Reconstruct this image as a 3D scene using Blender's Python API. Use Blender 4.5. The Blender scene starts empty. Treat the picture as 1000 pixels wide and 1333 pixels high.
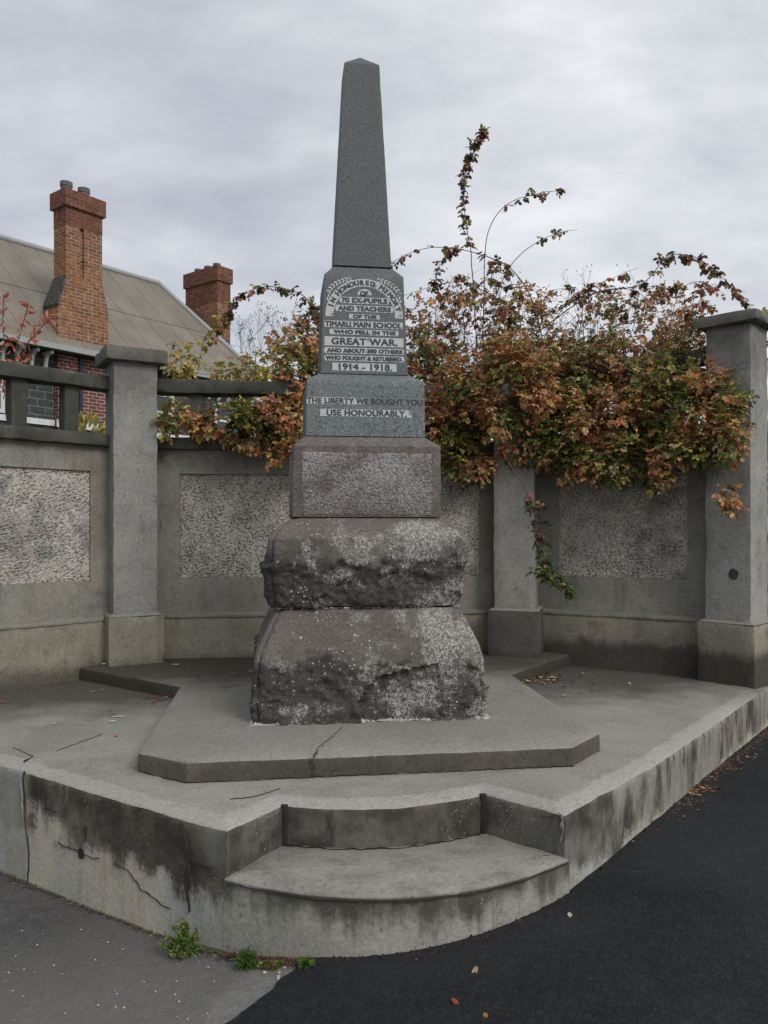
import bpy, bmesh, math, random
from mathutils import Vector, Matrix, noise
random.seed(7)
R = math.radians
sc = bpy.context.scene
COL = sc.collection
EYE = 1.6; F = 1040.0; HY = 690.0          # eye height, focal length and horizon row of the 1000x1333 photograph
ORG = (-.125, 4.92)
FR = Matrix.Translation((ORG[0], ORG[1], 0)) @ Matrix.Rotation(R(7.5), 4, 'Z')   # frame of the memorial terrace
ID = Matrix.Identity(4)
FRI = FR.inverted()

def at(px, py, d):                          # world point seen at a pixel, at depth d
    return Vector(((px-500)/F*d, d, EYE+(HY-py)/F*d))
def on(px, py, z):                          # world point on a level plane
    d = F*(EYE-z)/(py-HY); return Vector(((px-500)/F*d, d, z))

GK = [(-4,-.12),(-1.9,-.07),(-1.3,-.062),(-.9,-.046),(-.65,-.018),(-.23,.038),(0,.057),(.28,.086),(.74,.129),(.93,.14),(1.3,.178),(1.8,.185),(2.8,.17),(5,.16)]
def gz(x):
    if x <= GK[0][0]: return GK[0][1]
    for (a,p),(b,q) in zip(GK,GK[1:]):
        if x <= b:
            t=(x-a)/(b-a); return p+(q-p)*t
    return GK[-1][1]

# ------------------------------------------------------------------ node helper
class N:
    def __init__(s, name):
        s.m = bpy.data.materials.new(name); s.m.use_nodes = True
        s.t = s.m.node_tree; s.t.nodes.clear()
        s.out = s.t.nodes.new('ShaderNodeOutputMaterial')
        s.b = s.t.nodes.new('ShaderNodeBsdfPrincipled')
        s.t.links.new(s.b.outputs[0], s.out.inputs[0])
        s._tc = None
    def new(s, ty): return s.t.nodes.new('ShaderNode'+ty)
    def put(s, sock, v):
        if isinstance(v, bpy.types.NodeSocket): s.t.links.new(v, sock)
        elif isinstance(v, (tuple, list)):
            sock.default_value = tuple(v)+(1,) if (len(v) == 3 and len(sock.default_value) == 4) else tuple(v)
        else: sock.default_value = v
    def tc(s, k='Object'):
        if not s._tc: s._tc = s.new('TexCoord')
        return s._tc.outputs[k]
    def map(s, v, scale=(1,1,1), rot=(0,0,0), loc=(0,0,0)):
        n = s.new('Mapping'); s.put(n.inputs[0], v)
        n.inputs['Scale'].default_value = scale; n.inputs['Rotation'].default_value = rot; n.inputs['Location'].default_value = loc
        return n.outputs[0]
    def noise(s, v, scale, det=4, rough=.55, dist=0):
        n = s.new('TexNoise'); s.put(n.inputs['Vector'], v)
        n.inputs['Scale'].default_value = scale; n.inputs['Detail'].default_value = det
        n.inputs['Roughness'].default_value = rough; n.inputs['Distortion'].default_value = dist
        return n.outputs[0]
    def vor(s, v, scale, feat='F1', out=0, rnd=1):
        n = s.new('TexVoronoi'); n.feature = feat; s.put(n.inputs['Vector'], v)
        n.inputs['Scale'].default_value = scale; n.inputs['Randomness'].default_value = rnd
        return n.outputs[out]
    def ramp(s, f, stops, interp='LINEAR'):
        n = s.new('ValToRGB'); s.put(n.inputs[0], f); e = n.color_ramp.elements; n.color_ramp.interpolation = interp
        while len(e) < len(stops): e.new(.5)
        for el, (p, c) in zip(e, stops):
            el.position = p; el.color = (tuple(c)+(1,)) if isinstance(c, (tuple, list)) else (c,c,c,1)
        return n.outputs[0]
    def mix(s, f, a, b, mode='MIX'):
        n = s.new('Mix'); n.data_type = 'RGBA'; n.blend_type = mode
        s.put(n.inputs[0], f); s.put(n.inputs[6], a); s.put(n.inputs[7], b)
        return n.outputs[2]
    def math(s, op, a, b=0.0, c=None, clamp=False):
        n = s.new('Math'); n.operation = op; n.use_clamp = clamp
        s.put(n.inputs[0], a); s.put(n.inputs[1], b)
        if c is not None: s.put(n.inputs[2], c)
        return n.outputs[0]
    def sep(s, v):
        n = s.new('SeparateXYZ'); s.put(n.inputs[0], v); return n.outputs
    def comb(s, x, y, z):
        n = s.new('CombineXYZ'); s.put(n.inputs[0], x); s.put(n.inputs[1], y); s.put(n.inputs[2], z); return n.outputs[0]
    def smooth(s, v, a, b, lo=0., hi=1.):       # smoothstep a..b -> lo..hi
        n = s.new('MapRange'); n.interpolation_type = 'SMOOTHSTEP'; s.put(n.inputs[0], v)
        flip = a > b
        if flip: a, b, lo, hi = b, a, hi, lo
        n.inputs[1].default_value = a; n.inputs[2].default_value = b
        n.inputs[3].default_value = lo; n.inputs[4].default_value = hi
        return n.outputs[0]
    def nz(s):
        g = s.new('NewGeometry'); return s.sep(g.outputs['True Normal'])[2]
    def bump(s, h, strength=.5, dist=.01, prev=None):
        n = s.new('Bump'); s.put(n.inputs['Height'], h); n.inputs['Strength'].default_value = strength
        n.inputs['Distance'].default_value = dist
        if prev is not None: s.put(n.inputs['Normal'], prev)
        return n.outputs[0]
    def done(s, col, rough=.85, bump=None, spec=.3, **k):
        s.put(s.b.inputs['Base Color'], col); s.put(s.b.inputs['Roughness'], rough)
        s.b.inputs['Specular IOR Level'].default_value = spec
        if bump is not None: s.put(s.b.inputs['Normal'], bump)
        for a, v in k.items(): s.put(s.b.inputs[a], v)
        return s.m

def concrete(name, c1, c2, stain, top=None, dark=None, low=None, lichen=0.0, streak=.5, warm=None, crack=True, bumpd=.004, back=None, nose=None):
    """weathered concrete: dark=(z0,z1) grime grows from z0 up to z1, low=(z0,z1) damp grime near the foot"""
    n = N(name); p = n.tc(); z = n.sep(p)[2]
    n1 = n.noise(p, 1.6, 6, .6, .3); n2 = n.noise(p, 6.5, 6, .65); n3 = n.noise(p, 55, 4, .7)
    st = n.noise(n.map(p, (7,7,.6)), 1.5, 5, .6); fine = n.noise(p, 260, 2, .7)
    col = n.mix(n.smooth(n1, .35, .68), c1, c2)
    if warm: col = n.mix(n.smooth(n.noise(n.map(p, loc=(5,3,1)), 1.1, 5, .65), .5, .72, 0, .8), col, warm)
    col = n.mix(n.smooth(n2, .5, .78, 0, .55), col, stain)
    col = n.mix(n.smooth(st, .52, .8, 0, streak), col, stain)
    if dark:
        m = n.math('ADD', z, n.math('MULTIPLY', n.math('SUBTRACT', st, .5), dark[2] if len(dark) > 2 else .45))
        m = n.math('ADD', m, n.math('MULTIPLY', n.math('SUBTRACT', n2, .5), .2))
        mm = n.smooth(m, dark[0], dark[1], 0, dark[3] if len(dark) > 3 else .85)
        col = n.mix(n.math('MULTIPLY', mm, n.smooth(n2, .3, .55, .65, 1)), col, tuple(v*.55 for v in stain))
    if low:
        m = n.math('ADD', z, n.math('MULTIPLY', n.math('SUBTRACT', n2, .5), .25))
        col = n.mix(n.smooth(m, low[1], low[0], 0, .8), col, tuple(v*.6 for v in stain))
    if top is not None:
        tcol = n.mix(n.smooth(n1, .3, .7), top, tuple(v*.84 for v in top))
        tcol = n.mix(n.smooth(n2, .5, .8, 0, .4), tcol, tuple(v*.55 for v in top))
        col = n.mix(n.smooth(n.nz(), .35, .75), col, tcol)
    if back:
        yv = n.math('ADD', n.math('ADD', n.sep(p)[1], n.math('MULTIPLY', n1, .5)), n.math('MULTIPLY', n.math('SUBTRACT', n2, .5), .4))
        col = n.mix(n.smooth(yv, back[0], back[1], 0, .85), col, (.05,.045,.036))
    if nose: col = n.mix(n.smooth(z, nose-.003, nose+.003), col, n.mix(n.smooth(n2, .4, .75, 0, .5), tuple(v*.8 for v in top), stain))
    if lichen:
        v = n.vor(n.map(p, loc=(.3,.1,.2)), 75); gate = n.smooth(n.noise(p, 3.5, 5, .6), .5, .66)
        dots = n.math('MULTIPLY', n.smooth(v, .24, .16), n.math('MULTIPLY', gate, n.smooth(n3, .42, .55)))
        col = n.mix(n.math('MULTIPLY', dots, lichen), col, (.5,.5,.46))
    col = n.mix(n.smooth(n3, .38, .3, 0, .5), col, tuple(v*.35 for v in stain))
    col = n.mix(.5, col, n.mix(1, col, n.ramp(fine, [(.25,.6),(.75,1.4)]), 'MULTIPLY'))
    col = n.mix(.45, col, n.mix(1, col, n.ramp(n3, [(.3,.5),(.72,1.45)]), 'MULTIPLY'))
    if crack:
        w = n.mix(.12, p, n.new('TexNoise').outputs[1])
        e = n.vor(w, 1.15, 'DISTANCE_TO_EDGE')
        cm = n.math('MULTIPLY', n.smooth(e, .0026, .0008), n.smooth(n.noise(p, 1.3, 2), .56, .62))
        col = n.mix(n.math('MULTIPLY', cm, .5), col, (.02,.019,.017))
    b = n.bump(n2, .35, bumpd*3); b = n.bump(n3, .6, bumpd, b); b = n.bump(fine, .5, bumpd*.35, b)
    return n.done(col, n.ramp(n2, [(.2,.75),(.8,.95)]), b, .25)

M = {}
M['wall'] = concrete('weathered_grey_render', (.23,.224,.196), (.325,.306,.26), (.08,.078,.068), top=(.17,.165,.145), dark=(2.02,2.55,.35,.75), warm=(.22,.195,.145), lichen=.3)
M['plinth'] = concrete('buff_concrete_plinth', (.25,.235,.185), (.35,.32,.24), (.10,.094,.075), top=(.3,.29,.25), dark=(.86,1.1,.4,.45), low=(.5,.66), warm=(.27,.225,.15), lichen=.2)
M['ledge'] = concrete('worn_pale_ledge', (.205,.2,.172), (.285,.27,.22), (.08,.077,.066), top=(.25,.24,.2), lichen=.3, crack=False)
M['plinth_wet'] = concrete('damp_concrete_plinth', (.22,.205,.165), (.31,.28,.21), (.055,.053,.048), top=(.2,.19,.16), low=(.64,.76), warm=(.26,.215,.15), lichen=.4)
M['plinth_dark'] = concrete('dark_pillar_plinth', (.085,.083,.075), (.125,.12,.105), (.045,.043,.04), top=(.12,.115,.1), low=(.5,.66), lichen=.2)  # darker version of the plinth concrete, darkest towards the foot
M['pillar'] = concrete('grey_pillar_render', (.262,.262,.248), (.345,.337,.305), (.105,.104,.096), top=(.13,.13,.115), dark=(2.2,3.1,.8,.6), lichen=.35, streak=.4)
M['rail'] = concrete('mossy_black_rail', (.06,.062,.052), (.13,.13,.108), (.028,.03,.026), top=(.12,.12,.095), lichen=.5, crack=False)
M['cap'] = concrete('mossy_cap', (.13,.13,.11), (.19,.185,.15), (.05,.052,.045), top=(.15,.15,.12), lichen=.7, crack=False)
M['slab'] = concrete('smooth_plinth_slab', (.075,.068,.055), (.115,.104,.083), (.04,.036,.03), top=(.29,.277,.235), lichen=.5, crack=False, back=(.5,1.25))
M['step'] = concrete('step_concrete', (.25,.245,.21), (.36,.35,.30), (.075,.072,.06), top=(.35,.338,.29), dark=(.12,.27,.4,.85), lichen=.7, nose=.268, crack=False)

def terrace_mat():
    n = N('terrace_concrete'); p = n.tc(); s = n.sep(p); x, z = s[0], s[2]
    n1 = n.noise(p, 1.7, 6, .6, .4); n2 = n.noise(p, 6, 6, .65); n3 = n.noise(p, 55, 4, .7); fine = n.noise(p, 260, 2, .7)
    st = n.noise(n.map(p, (9,9,.9)), 1.4, 6, .65)
    tan = n.mix(n.smooth(n1, .4, .65), (.47,.43,.345), (.36,.35,.30))
    grey = n.mix(n.smooth(n2, .35, .7), (.38,.382,.35), (.30,.30,.272))
    reg = n.math('MAXIMUM', n.smooth(n.math('ADD', x, n.math('MULTIPLY', n2, .12)), -.93, -.9), n.smooth(x, -1.69, -1.72))
    reg = n.math('MULTIPLY', reg, n.smooth(x, .9, .7, .35, 1))
    col = n.mix(reg, tan, grey)
    col = n.mix(n.smooth(n.noise(n.map(p, (5,5,1.5)), 1.2, 5, .7), .5, .7, 0, .5), col, (.26,.205,.115))
    m = n.math('ADD', z, n.math('MULTIPLY', n.math('SUBTRACT', st, .5), .16))
    for q_, a_ in ((n1, .6), (n2, .22), (n3, .16)): m = n.math('ADD', m, n.math('MULTIPLY', n.math('SUBTRACT', q_, .5), a_))
    dk = n.smooth(m, .15, .235)
    big = n.noise(n.map(p, loc=(1.4,2.2,0)), 2.3, 3, .6)
    dk = n.math('MULTIPLY', dk, n.smooth(x, -1.75, -1.66, .25, 1))
    dk = n.math('MULTIPLY', dk, n.smooth(big, .3, .5, .6, .98))
    notch = n.math('MULTIPLY', n.math('MULTIPLY', n.smooth(x, -.73, -.70), n.smooth(x, .63, .60)), n.smooth(z, .2, .29, 0, .8))
    rt = n.math('MULTIPLY', n.smooth(x, .75, .95), n.smooth(n.noise(n.map(p, (3,3,1), loc=(4,0,2)), 1.5, 5, .65), .45, .62, .6, .0))
    dk = n.math('MULTIPLY', dk, n.math('SUBTRACT', 1.0, rt))
    dk = n.math('MAXIMUM', dk, notch)
    dcol = n.mix(n.smooth(n2, .4, .66), (.042,.038,.031), (.10,.09,.07))
    col = n.mix(dk, col, dcol)
    dst = n.math('MULTIPLY', n.smooth(n.noise(n.map(p, (8,8,2)), 1.6, 6, .7), .54, .68), n.smooth(z, .12, .36))
    col = n.mix(n.math('MULTIPLY', dst, .8), col, (.03,.03,.028))
    pale = n.math('MULTIPLY', n.smooth(n.noise(n.map(p, (16,16,1.6), loc=(9,1,0)), 1.4, 4, .6), .62, .72), n.smooth(x, 1.2, 1.6))
    col = n.mix(n.math('MULTIPLY', pale, .7), col, (.42,.42,.4))
    top = n.mix(n.smooth(n1, .35, .66), (.32,.31,.265), (.27,.26,.225))
    top = n.mix(n.smooth(n.noise(p, 3.1, 6, .7), .5, .72, 0, .5), top, (.17,.165,.14))
    top = n.mix(n.smooth(n.noise(n.map(p, loc=(7,3,0)), 1.2, 5, .7), .48, .66, 0, .55), top, (.225,.21,.165))
    top = n.mix(n.math('MULTIPLY', n.smooth(z, .4692, .4660), .55), top, (.40,.39,.345))
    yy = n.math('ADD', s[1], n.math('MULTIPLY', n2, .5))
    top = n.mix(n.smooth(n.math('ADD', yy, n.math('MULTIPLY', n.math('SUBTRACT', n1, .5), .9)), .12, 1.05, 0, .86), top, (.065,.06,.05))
    pv = n.vor(n.map(p, loc=(6,2,1)), 48); top = n.mix(n.math('MULTIPLY', n.smooth(pv, .2, .13), n.smooth(n3, .45, .56)), top, (.10,.095,.08))
    top = n.mix(n.math('MULTIPLY', n.smooth(n.noise(p, 14, 6, .75), .56, .68), .35), top, (.15,.145,.12))
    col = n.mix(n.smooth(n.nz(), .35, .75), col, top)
    v = n.vor(p, 70); gate = n.smooth(n.noise(p, 3.5, 5, .6), .46, .62)
    dots = n.math('MULTIPLY', n.smooth(v, .22, .15), n.math('MULTIPLY', gate, n.smooth(n3, .44, .55)))
    col = n.mix(n.math('MULTIPLY', dots, .7), col, (.5,.5,.46))
    col = n.mix(.5, col, n.mix(1, col, n.ramp(fine, [(.25,.66),(.75,1.34)]), 'MULTIPLY'))
    col = n.mix(.45, col, n.mix(1, col, n.ramp(n3, [(.3,.55),(.72,1.4)]), 'MULTIPLY'))
    b = n.bump(n2, .4, .012); b = n.bump(n3, .7, .004, b); b = n.bump(fine, .5, .0015, b)
    return n.done(col, .88, b, .25)
M['terrace'] = terrace_mat()

def pebble_mat():
    n = N('pebbledash'); p = n.tc(); q = n.mix(.02, p, n.new('TexNoise').outputs[1])
    v = n.vor(n.map(q, (1,1,1.3)), 70); v2 = n.vor(n.map(q, (1,1,1.5), loc=(2,1,4)), 30)
    n1 = n.noise(p, 2.2, 5, .65, .4); n2 = n.noise(n.map(p, (1,1,1.6), rot=(0,.5,0)), 25, 4, .75); n3 = n.noise(p, 120, 2, .6)
    col = n.mix(n.smooth(n.vor(q, 62, 'F1', 1), .2, .8), (.56,.51,.445), (.38,.36,.33))
    col = n.mix(n.smooth(n1, .5, .66, 0, .65), col, (.16,.165,.155))
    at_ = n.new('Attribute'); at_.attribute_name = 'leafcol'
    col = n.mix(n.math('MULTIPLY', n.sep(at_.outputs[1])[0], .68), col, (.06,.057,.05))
    col = n.mix(n.smooth(n.noise(p, 1.1, 3), .56, .75, 0, .5), col, (.30,.22,.15))
    h = n.math('SUBTRACT', n2, n.math('MULTIPLY', v, .8))
    b = n.bump(h, .7, .006); b = n.bump(n3, .4, .002, b)
    return n.done(n.mix(.4, col, n.mix(1, col, n.ramp(n3, [(.3,.5),(.7,1.5)]), 'MULTIPLY')), .95, b, .15)
M['pebble'] = pebble_mat()

def rock_mat(name, c1, c2, lich=1.0, hammered=False):
    n = N(name); p = n.tc(); s = n.sep(p)
    n1 = n.noise(p, 2.4, 6, .65, .5); n2 = n.noise(p, 11, 6, .7); n3 = n.noise(p, 70, 4, .75); f = n.noise(p, 240, 2, .7)
    col = n.mix(n.smooth(n1, .36, .66), c1, c2)
    col = n.mix(n.smooth(n.nz(), .15, .6, 0, .75), col, (.155,.135,.112))
    col = n.mix(n.smooth(n2, .55, .75, 0, .6), col, tuple(v*.45 for v in c1))
    if not hammered and lich > .5:
        at_ = n.new('Attribute'); at_.attribute_name = 'leafcol'
        col = n.mix(n.math('MULTIPLY', n.sep(at_.outputs[1])[0], n.smooth(n2, .3, .6, .55, .95)), col, n.mix(n.smooth(n2, .4, .65), (.036,.035,.034), (.078,.074,.07)))
    # lichen gathers towards the right side and in blotches
    side = n.smooth(n.math('ADD', s[0], n.math('MULTIPLY', n2, .35)), -.25, .75, 0, .15)
    g = n.math('ADD', n.noise(n.map(p, loc=(3,7,2)), 3.3, 7, .72, .3), side)
    lf = n.noise(n.map(p, loc=(1,1,1)), 130, 4, .8); g = n.math('ADD', g, n.math('MULTIPLY', n.math('SUBTRACT', n2, .5), .12))
    lm = n.math('MULTIPLY', n.smooth(g, .55, .67), n.smooth(n.math('ADD', n.math('MULTIPLY', lf, .65), n.math('MULTIPLY', n3, .35)), .45, .54))
    col = n.mix(n.math('MULTIPLY', lm, .9*lich), col, (.40,.395,.37))
    v = n.vor(p, 42); v2 = n.vor(n.map(p, loc=(4,4,4)), 17)
    gate = n.smooth(n.noise(p, 4.3, 4, .6), .44, .6)
    d1 = n.math('MULTIPLY', n.smooth(v, .26, .17), n.math('MULTIPLY', gate, n.smooth(n2, .44, .55)))
    d2 = n.math('MULTIPLY', n.smooth(n.math('ADD', v2, n.math('MULTIPLY', n3, .12)), .2, .16), n.smooth(n.noise(p, 2, 3), .5, .6))
    col = n.mix(n.math('MULTIPLY', n.math('MAXIMUM', d1, d2), .9*lich), col, (.5,.5,.47))
    col = n.mix(.6, col, n.mix(1, col, n.ramp(n3, [(.28,.35),(.74,1.7)]), 'MULTIPLY'))
    col = n.mix(.5, col, n.mix(1, col, n.ramp(f, [(.28,.45),(.74,1.6)]), 'MULTIPLY'))
    b = n.bump(n2, .7, .02); b = n.bump(n3, .8, .006, b)
    if hammered:
        hv = n.vor(n.map(p, (1,1,1)), 85); b = n.bump(hv, 1, .006, b)
        col = n.mix(n.smooth(hv, .35, .6, 0, .5), col, (.05,.045,.043))
        w = n.math('MULTIPLY', n.smooth(n.noise(p, 5, 6, .75), .38, .54), n.smooth(n.math('ADD', s[2], n.math('MULTIPLY', n2, .12)), 1.72, 2.03, .25, 1))
        col = n.mix(n.math('MULTIPLY', n.math('MULTIPLY', w, n.smooth(n3, .38, .55)), .8), col, (.40,.39,.375))
    return n.done(col, .9, b, .2)
M['rock'] = rock_mat('basalt_rock', (.095,.088,.08), (.165,.148,.132))
M['die'] = rock_mat('dressed_basalt', (.125,.108,.100), (.155,.134,.122), .25)
M['hammer'] = rock_mat('hammered_basalt', (.17,.15,.142), (.22,.195,.185), .8, True)

def granite(name, c, sp=1.0):
    n = N(name); p = n.tc(); a = n.noise(p, 170, 3, .7); v = n.vor(p, 130, 'F1', 1); b = n.noise(p, 60, 3, .6); w = n.noise(n.map(p, (6,6,.6)), 1.3, 5, .6)
    col = n.mix(n.smooth(a, .4, .62), tuple(x*.55 for x in c), tuple(x*1.35 for x in c))
    col = n.mix(n.smooth(b, .56, .66, 0, .6*sp), col, tuple(x*.25 for x in c))
    col = n.mix(n.smooth(n.noise(p, 95, 2), .62, .7, 0, .6*sp), col, tuple(x*2.1 for x in c))
    col = n.mix(n.smooth(w, .5, .75, 0, .3), col, (.09,.09,.085))
    return n.done(col, .6, n.bump(a, .3, .001), .35)
M['granite'] = granite('grey_granite', (.165,.182,.185), 1.2)
M['granite2'] = granite('dark_granite_shaft', (.104,.112,.112), .5)
M['granite3'] = granite('tablet_granite', (.125,.136,.137), .45)
M['letter'] = granite('dark_letter_stone', (.062,.068,.07), .2)

def band_mat(name, wear, grad=None):
    n = N(name); p = n.tc(); a = n.noise(p, 22, 6, .75); f = n.noise(p, 150, 2)
    m = n.smooth(a, wear, wear+.06)
    if grad: m = n.math('MAXIMUM', m, n.smooth(n.math('ADD', n.sep(p)[0], n.math('MULTIPLY', a, .14)), grad[0], grad[1]))
    col = n.mix(m, n.mix(n.smooth(f, .3, .7), (.46,.47,.47), (.58,.59,.59)), (.2,.215,.22))
    return n.done(col, .8, n.bump(f, .3, .001), .2)
M['band'] = band_mat('pale_band', .57)
M['bandworn'] = band_mat('worn_pale_band', .55, (.0,.10))

def simple(name, c, rough=.8, var=.3, sc_=20, spec=.3, bump=.002, **k):
    n = N(name); p = n.tc(); a = n.noise(p, sc_, 5, .65); b = n.noise(p, sc_*8, 2)
    col = n.mix(n.smooth(a, .3, .7), tuple(x*(1-var) for x in c), tuple(x*(1+var) for x in c))
    return n.done(col, rough, n.bump(b, .4, bump), spec, **k)
M['mortar'] = simple('white_mortar', (.42,.42,.40), .9, .4, 30, bump=.006)
M['crackm'] = simple('crack_dirt', (.028,.026,.023), .95, .3)
M['patch'] = simple('pale_repair_mortar', (.28,.275,.25), .9, .25, 25, bump=.003)
M['white'] = simple('old_white_paint', (.6,.61,.6), .6, .12, 9)
M['paper'] = simple('white_paper', (.75,.76,.76), .8, .05)
M['pink'] = simple('pink_petal', (.6,.12,.14), .6, .2)
M['stone'] = simple('pale_pebble', (.42,.37,.3), .8, .3, 40)
M['iron'] = simple('dark_iron', (.02,.04,.035), .5, .2)
M['pipe'] = simple('navy_pipe', (.025,.03,.06), .4, .2)
M['gutter'] = simple('grey_gutter', (.33,.34,.33), .5, .1)
M['pot'] = simple('grey_clay_pot', (.13,.12,.115), .9, .3)
M['slate'] = simple('mossy_slate', (.07,.07,.06), .9, .5, 12, bump=.01)
M['glassy'] = simple('window_glass', (.03,.035,.04), .08, .2, 3, spec=.6, bump=0)
M['soffit'] = simple('dark_eave', (.05,.05,.048), .8, .2)
M['cane_red'] = simple('red_cane', (.16,.05,.045), .6, .3)
M['cane'] = simple('brown_cane', (.075,.05,.042), .7, .3)
M['hip'] = simple('rose_hip', (.05,.03,.03), .5, .3)
M['stem'] = simple('green_stem', (.08,.11,.04), .7, .3)

def leaf_mat(name, trans=.42):
    n = N(name); at_ = n.new('Attribute'); at_.attribute_name = 'leafcol'
    col = n.mix(.35, at_.outputs[0], n.mix(1, at_.outputs[0], n.ramp(n.noise(n.tc(), 90, 3), [(.3,.5),(.7,1.5)]), 'MULTIPLY'))
    n.done(col, .55, None, .35)
    tr = n.new('BsdfTranslucent'); n.put(tr.inputs[0], col)
    ms = n.new('MixShader'); ms.inputs[0].default_value = trans
    n.t.links.new(n.b.outputs[0], ms.inputs[1]); n.t.links.new(tr.outputs[0], ms.inputs[2]); n.t.links.new(ms.outputs[0], n.out.inputs[0])
    return n.m
M['leaf'] = leaf_mat('leaf')

def brick_mat(name, c1, c2, mort, bw, bh, ms, bdist, soot=None, blend=.5):
    n = N(name); p = n.tc(); s = n.sep(p)
    u = n.math('ADD', s[0], s[1]); vec = n.comb(u, s[2], 0)
    b = n.new('TexBrick'); n.put(b.inputs['Vector'], vec)
    b.inputs['Scale'].default_value = 1; b.inputs['Brick Width'].default_value = bw; b.inputs['Row Height'].default_value = bh
    b.inputs['Mortar Size'].default_value = ms; b.inputs['Mortar Smooth'].default_value = .25; b.inputs['Bias'].default_value = 0
    b.inputs['Color1'].default_value = c1+(1,); b.inputs['Color2'].default_value = c2+(1,); b.inputs['Mortar'].default_value = mort+(1,)
    n1 = n.noise(p, 1.4, 6, .7, .4); n2 = n.noise(p, 9, 5, .7)
    col = n.mix(n.smooth(n1, .42, .62, 0, blend), b.outputs[0], soot or c1)
    col = n.mix(.7, col, n.mix(1, col, n.ramp(n2, [(.25,.3),(.75,1.7)]), 'MULTIPLY'))
    col = n.mix(n.smooth(n.noise(n.map(p, (3,3,.8), loc=(2,2,2)), 1.6, 6, .7), .5, .7, 0, .5), col, (.07,.045,.035))
    return n.done(col, .9, n.bump(n.math('SUBTRACT', n2, b.outputs[1]), .8, .02), .15)
M['brick'] = brick_mat('old_red_brick', (.31,.135,.07), (.16,.068,.045), (.36,.29,.21), .23, .086, .011, .01, (.30,.15,.07), .45)
M['brickred'] = brick_mat('red_rendered_brick', (.22,.085,.055), (.12,.052,.04), (.25,.17,.12), .23, .086, .009, .01, (.15,.065,.045), .45)
M['brickdark'] = brick_mat('red_white_pointed_brick', (.22,.07,.055), (.12,.05,.045), (.42,.34,.3), .23, .086, .012, .01, (.13,.05,.04), .3)
M['bluestone'] = brick_mat('dark_bluestone', (.04,.042,.046), (.075,.078,.082), (.22,.215,.20), .40, .19, .011, .01, (.05,.052,.055), .2)

def roof_mat():
    n = N('corrugated_iron'); p = n.tc(); s = n.sep(p)
    w = n.math('SINE', n.math('MULTIPLY', s[0], 2*math.pi/.11))
    n1 = n.noise(p, 1.2, 5, .65); n2 = n.noise(n.map(p, (6,.5,.5)), 1.2, 5)
    col = n.mix(n.smooth(n1, .35, .7), (.205,.178,.142), (.262,.228,.182))
    col = n.mix(n.smooth(n2, .55, .75, 0, .4), col, (.3,.22,.15))
    col = n.mix(n.smooth(w, -.3, -1, 0, .35), col, (.10,.092,.08))
    sh = n.math('FRACT', n.math('MULTIPLY', s[0], 1/.76))
    col = n.mix(n.smooth(n.math('ABSOLUTE', n.math('SUBTRACT', sh, .5)), .035, .015, 0, .45), col, (.07,.062,.055))
    return n.done(col, .6, n.bump(w, .6, .018), .3)
M['roof'] = roof_mat()

def ground_mat(name, c1, c2, speck, sp_col, aggregate=.5, pale=None):
    n = N(name); p = n.tc(); n1 = n.noise(p, .9, 6, .6, .5); n2 = n.noise(p, 22, 5, .7); f = n.noise(p, 150, 3, .8); v = n.vor(p, 95)
    col = n.mix(n.smooth(n1, .35, .68), c1, c2)
    col = n.mix(n.smooth(v, .3, .5, 0, aggregate), n.mix(n.smooth(n.vor(p, 95, 'F1', 1), .3, .9, 0, aggregate), col, tuple(x*2.2 for x in c2)), tuple(x*.4 for x in c1))
    col = n.mix(n.smooth(f, .66, .74, 0, speck), col, sp_col)
    d = n.vor(n.map(p, loc=(1,2,3)), 13); col = n.mix(n.math('MULTIPLY', n.smooth(d, .075, .05), n.smooth(n2, .5, .6)), col, sp_col)
    col = n.mix(.5, col, n.mix(1, col, n.ramp(n2, [(.3,.6),(.7,1.4)]), 'MULTIPLY'))
    if pale:
        g = n.sep(p)
        # bleached strip beside the newer tar, with a broad lightening away from the terrace
        e = n.math('ADD', n.math('SUBTRACT', g[0], n.math('MULTIPLY', g[1], .69)), n.math('MULTIPLY', n1, .25))
        col = n.mix(n.math('MAXIMUM', n.smooth(e, -4.1, -2.6, 0, .5), n.smooth(e, -2.55, -2.25, 0, .85)), col, n.mix(n.smooth(n2, .35, .65), pale, tuple(x*.75 for x in pale)))
    b = n.bump(v, .8, .004); b = n.bump(n2, .4, .006, b)
    return n.done(col, .9, b, .2)
M['asphalt_old'] = ground_mat('worn_grey_asphalt', (.07,.067,.066), (.105,.10,.097), .6, (.4,.39,.36), .25, pale=(.235,.228,.21))
M['asphalt_new'] = ground_mat('fresh_black_asphalt', (.015,.0155,.017), (.029,.0295,.031), .4, (.08,.078,.075), .25)
M['lawn'] = ground_mat('lawn', (.04,.06,.025), (.06,.08,.03), .2, (.1,.12,.05))

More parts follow.
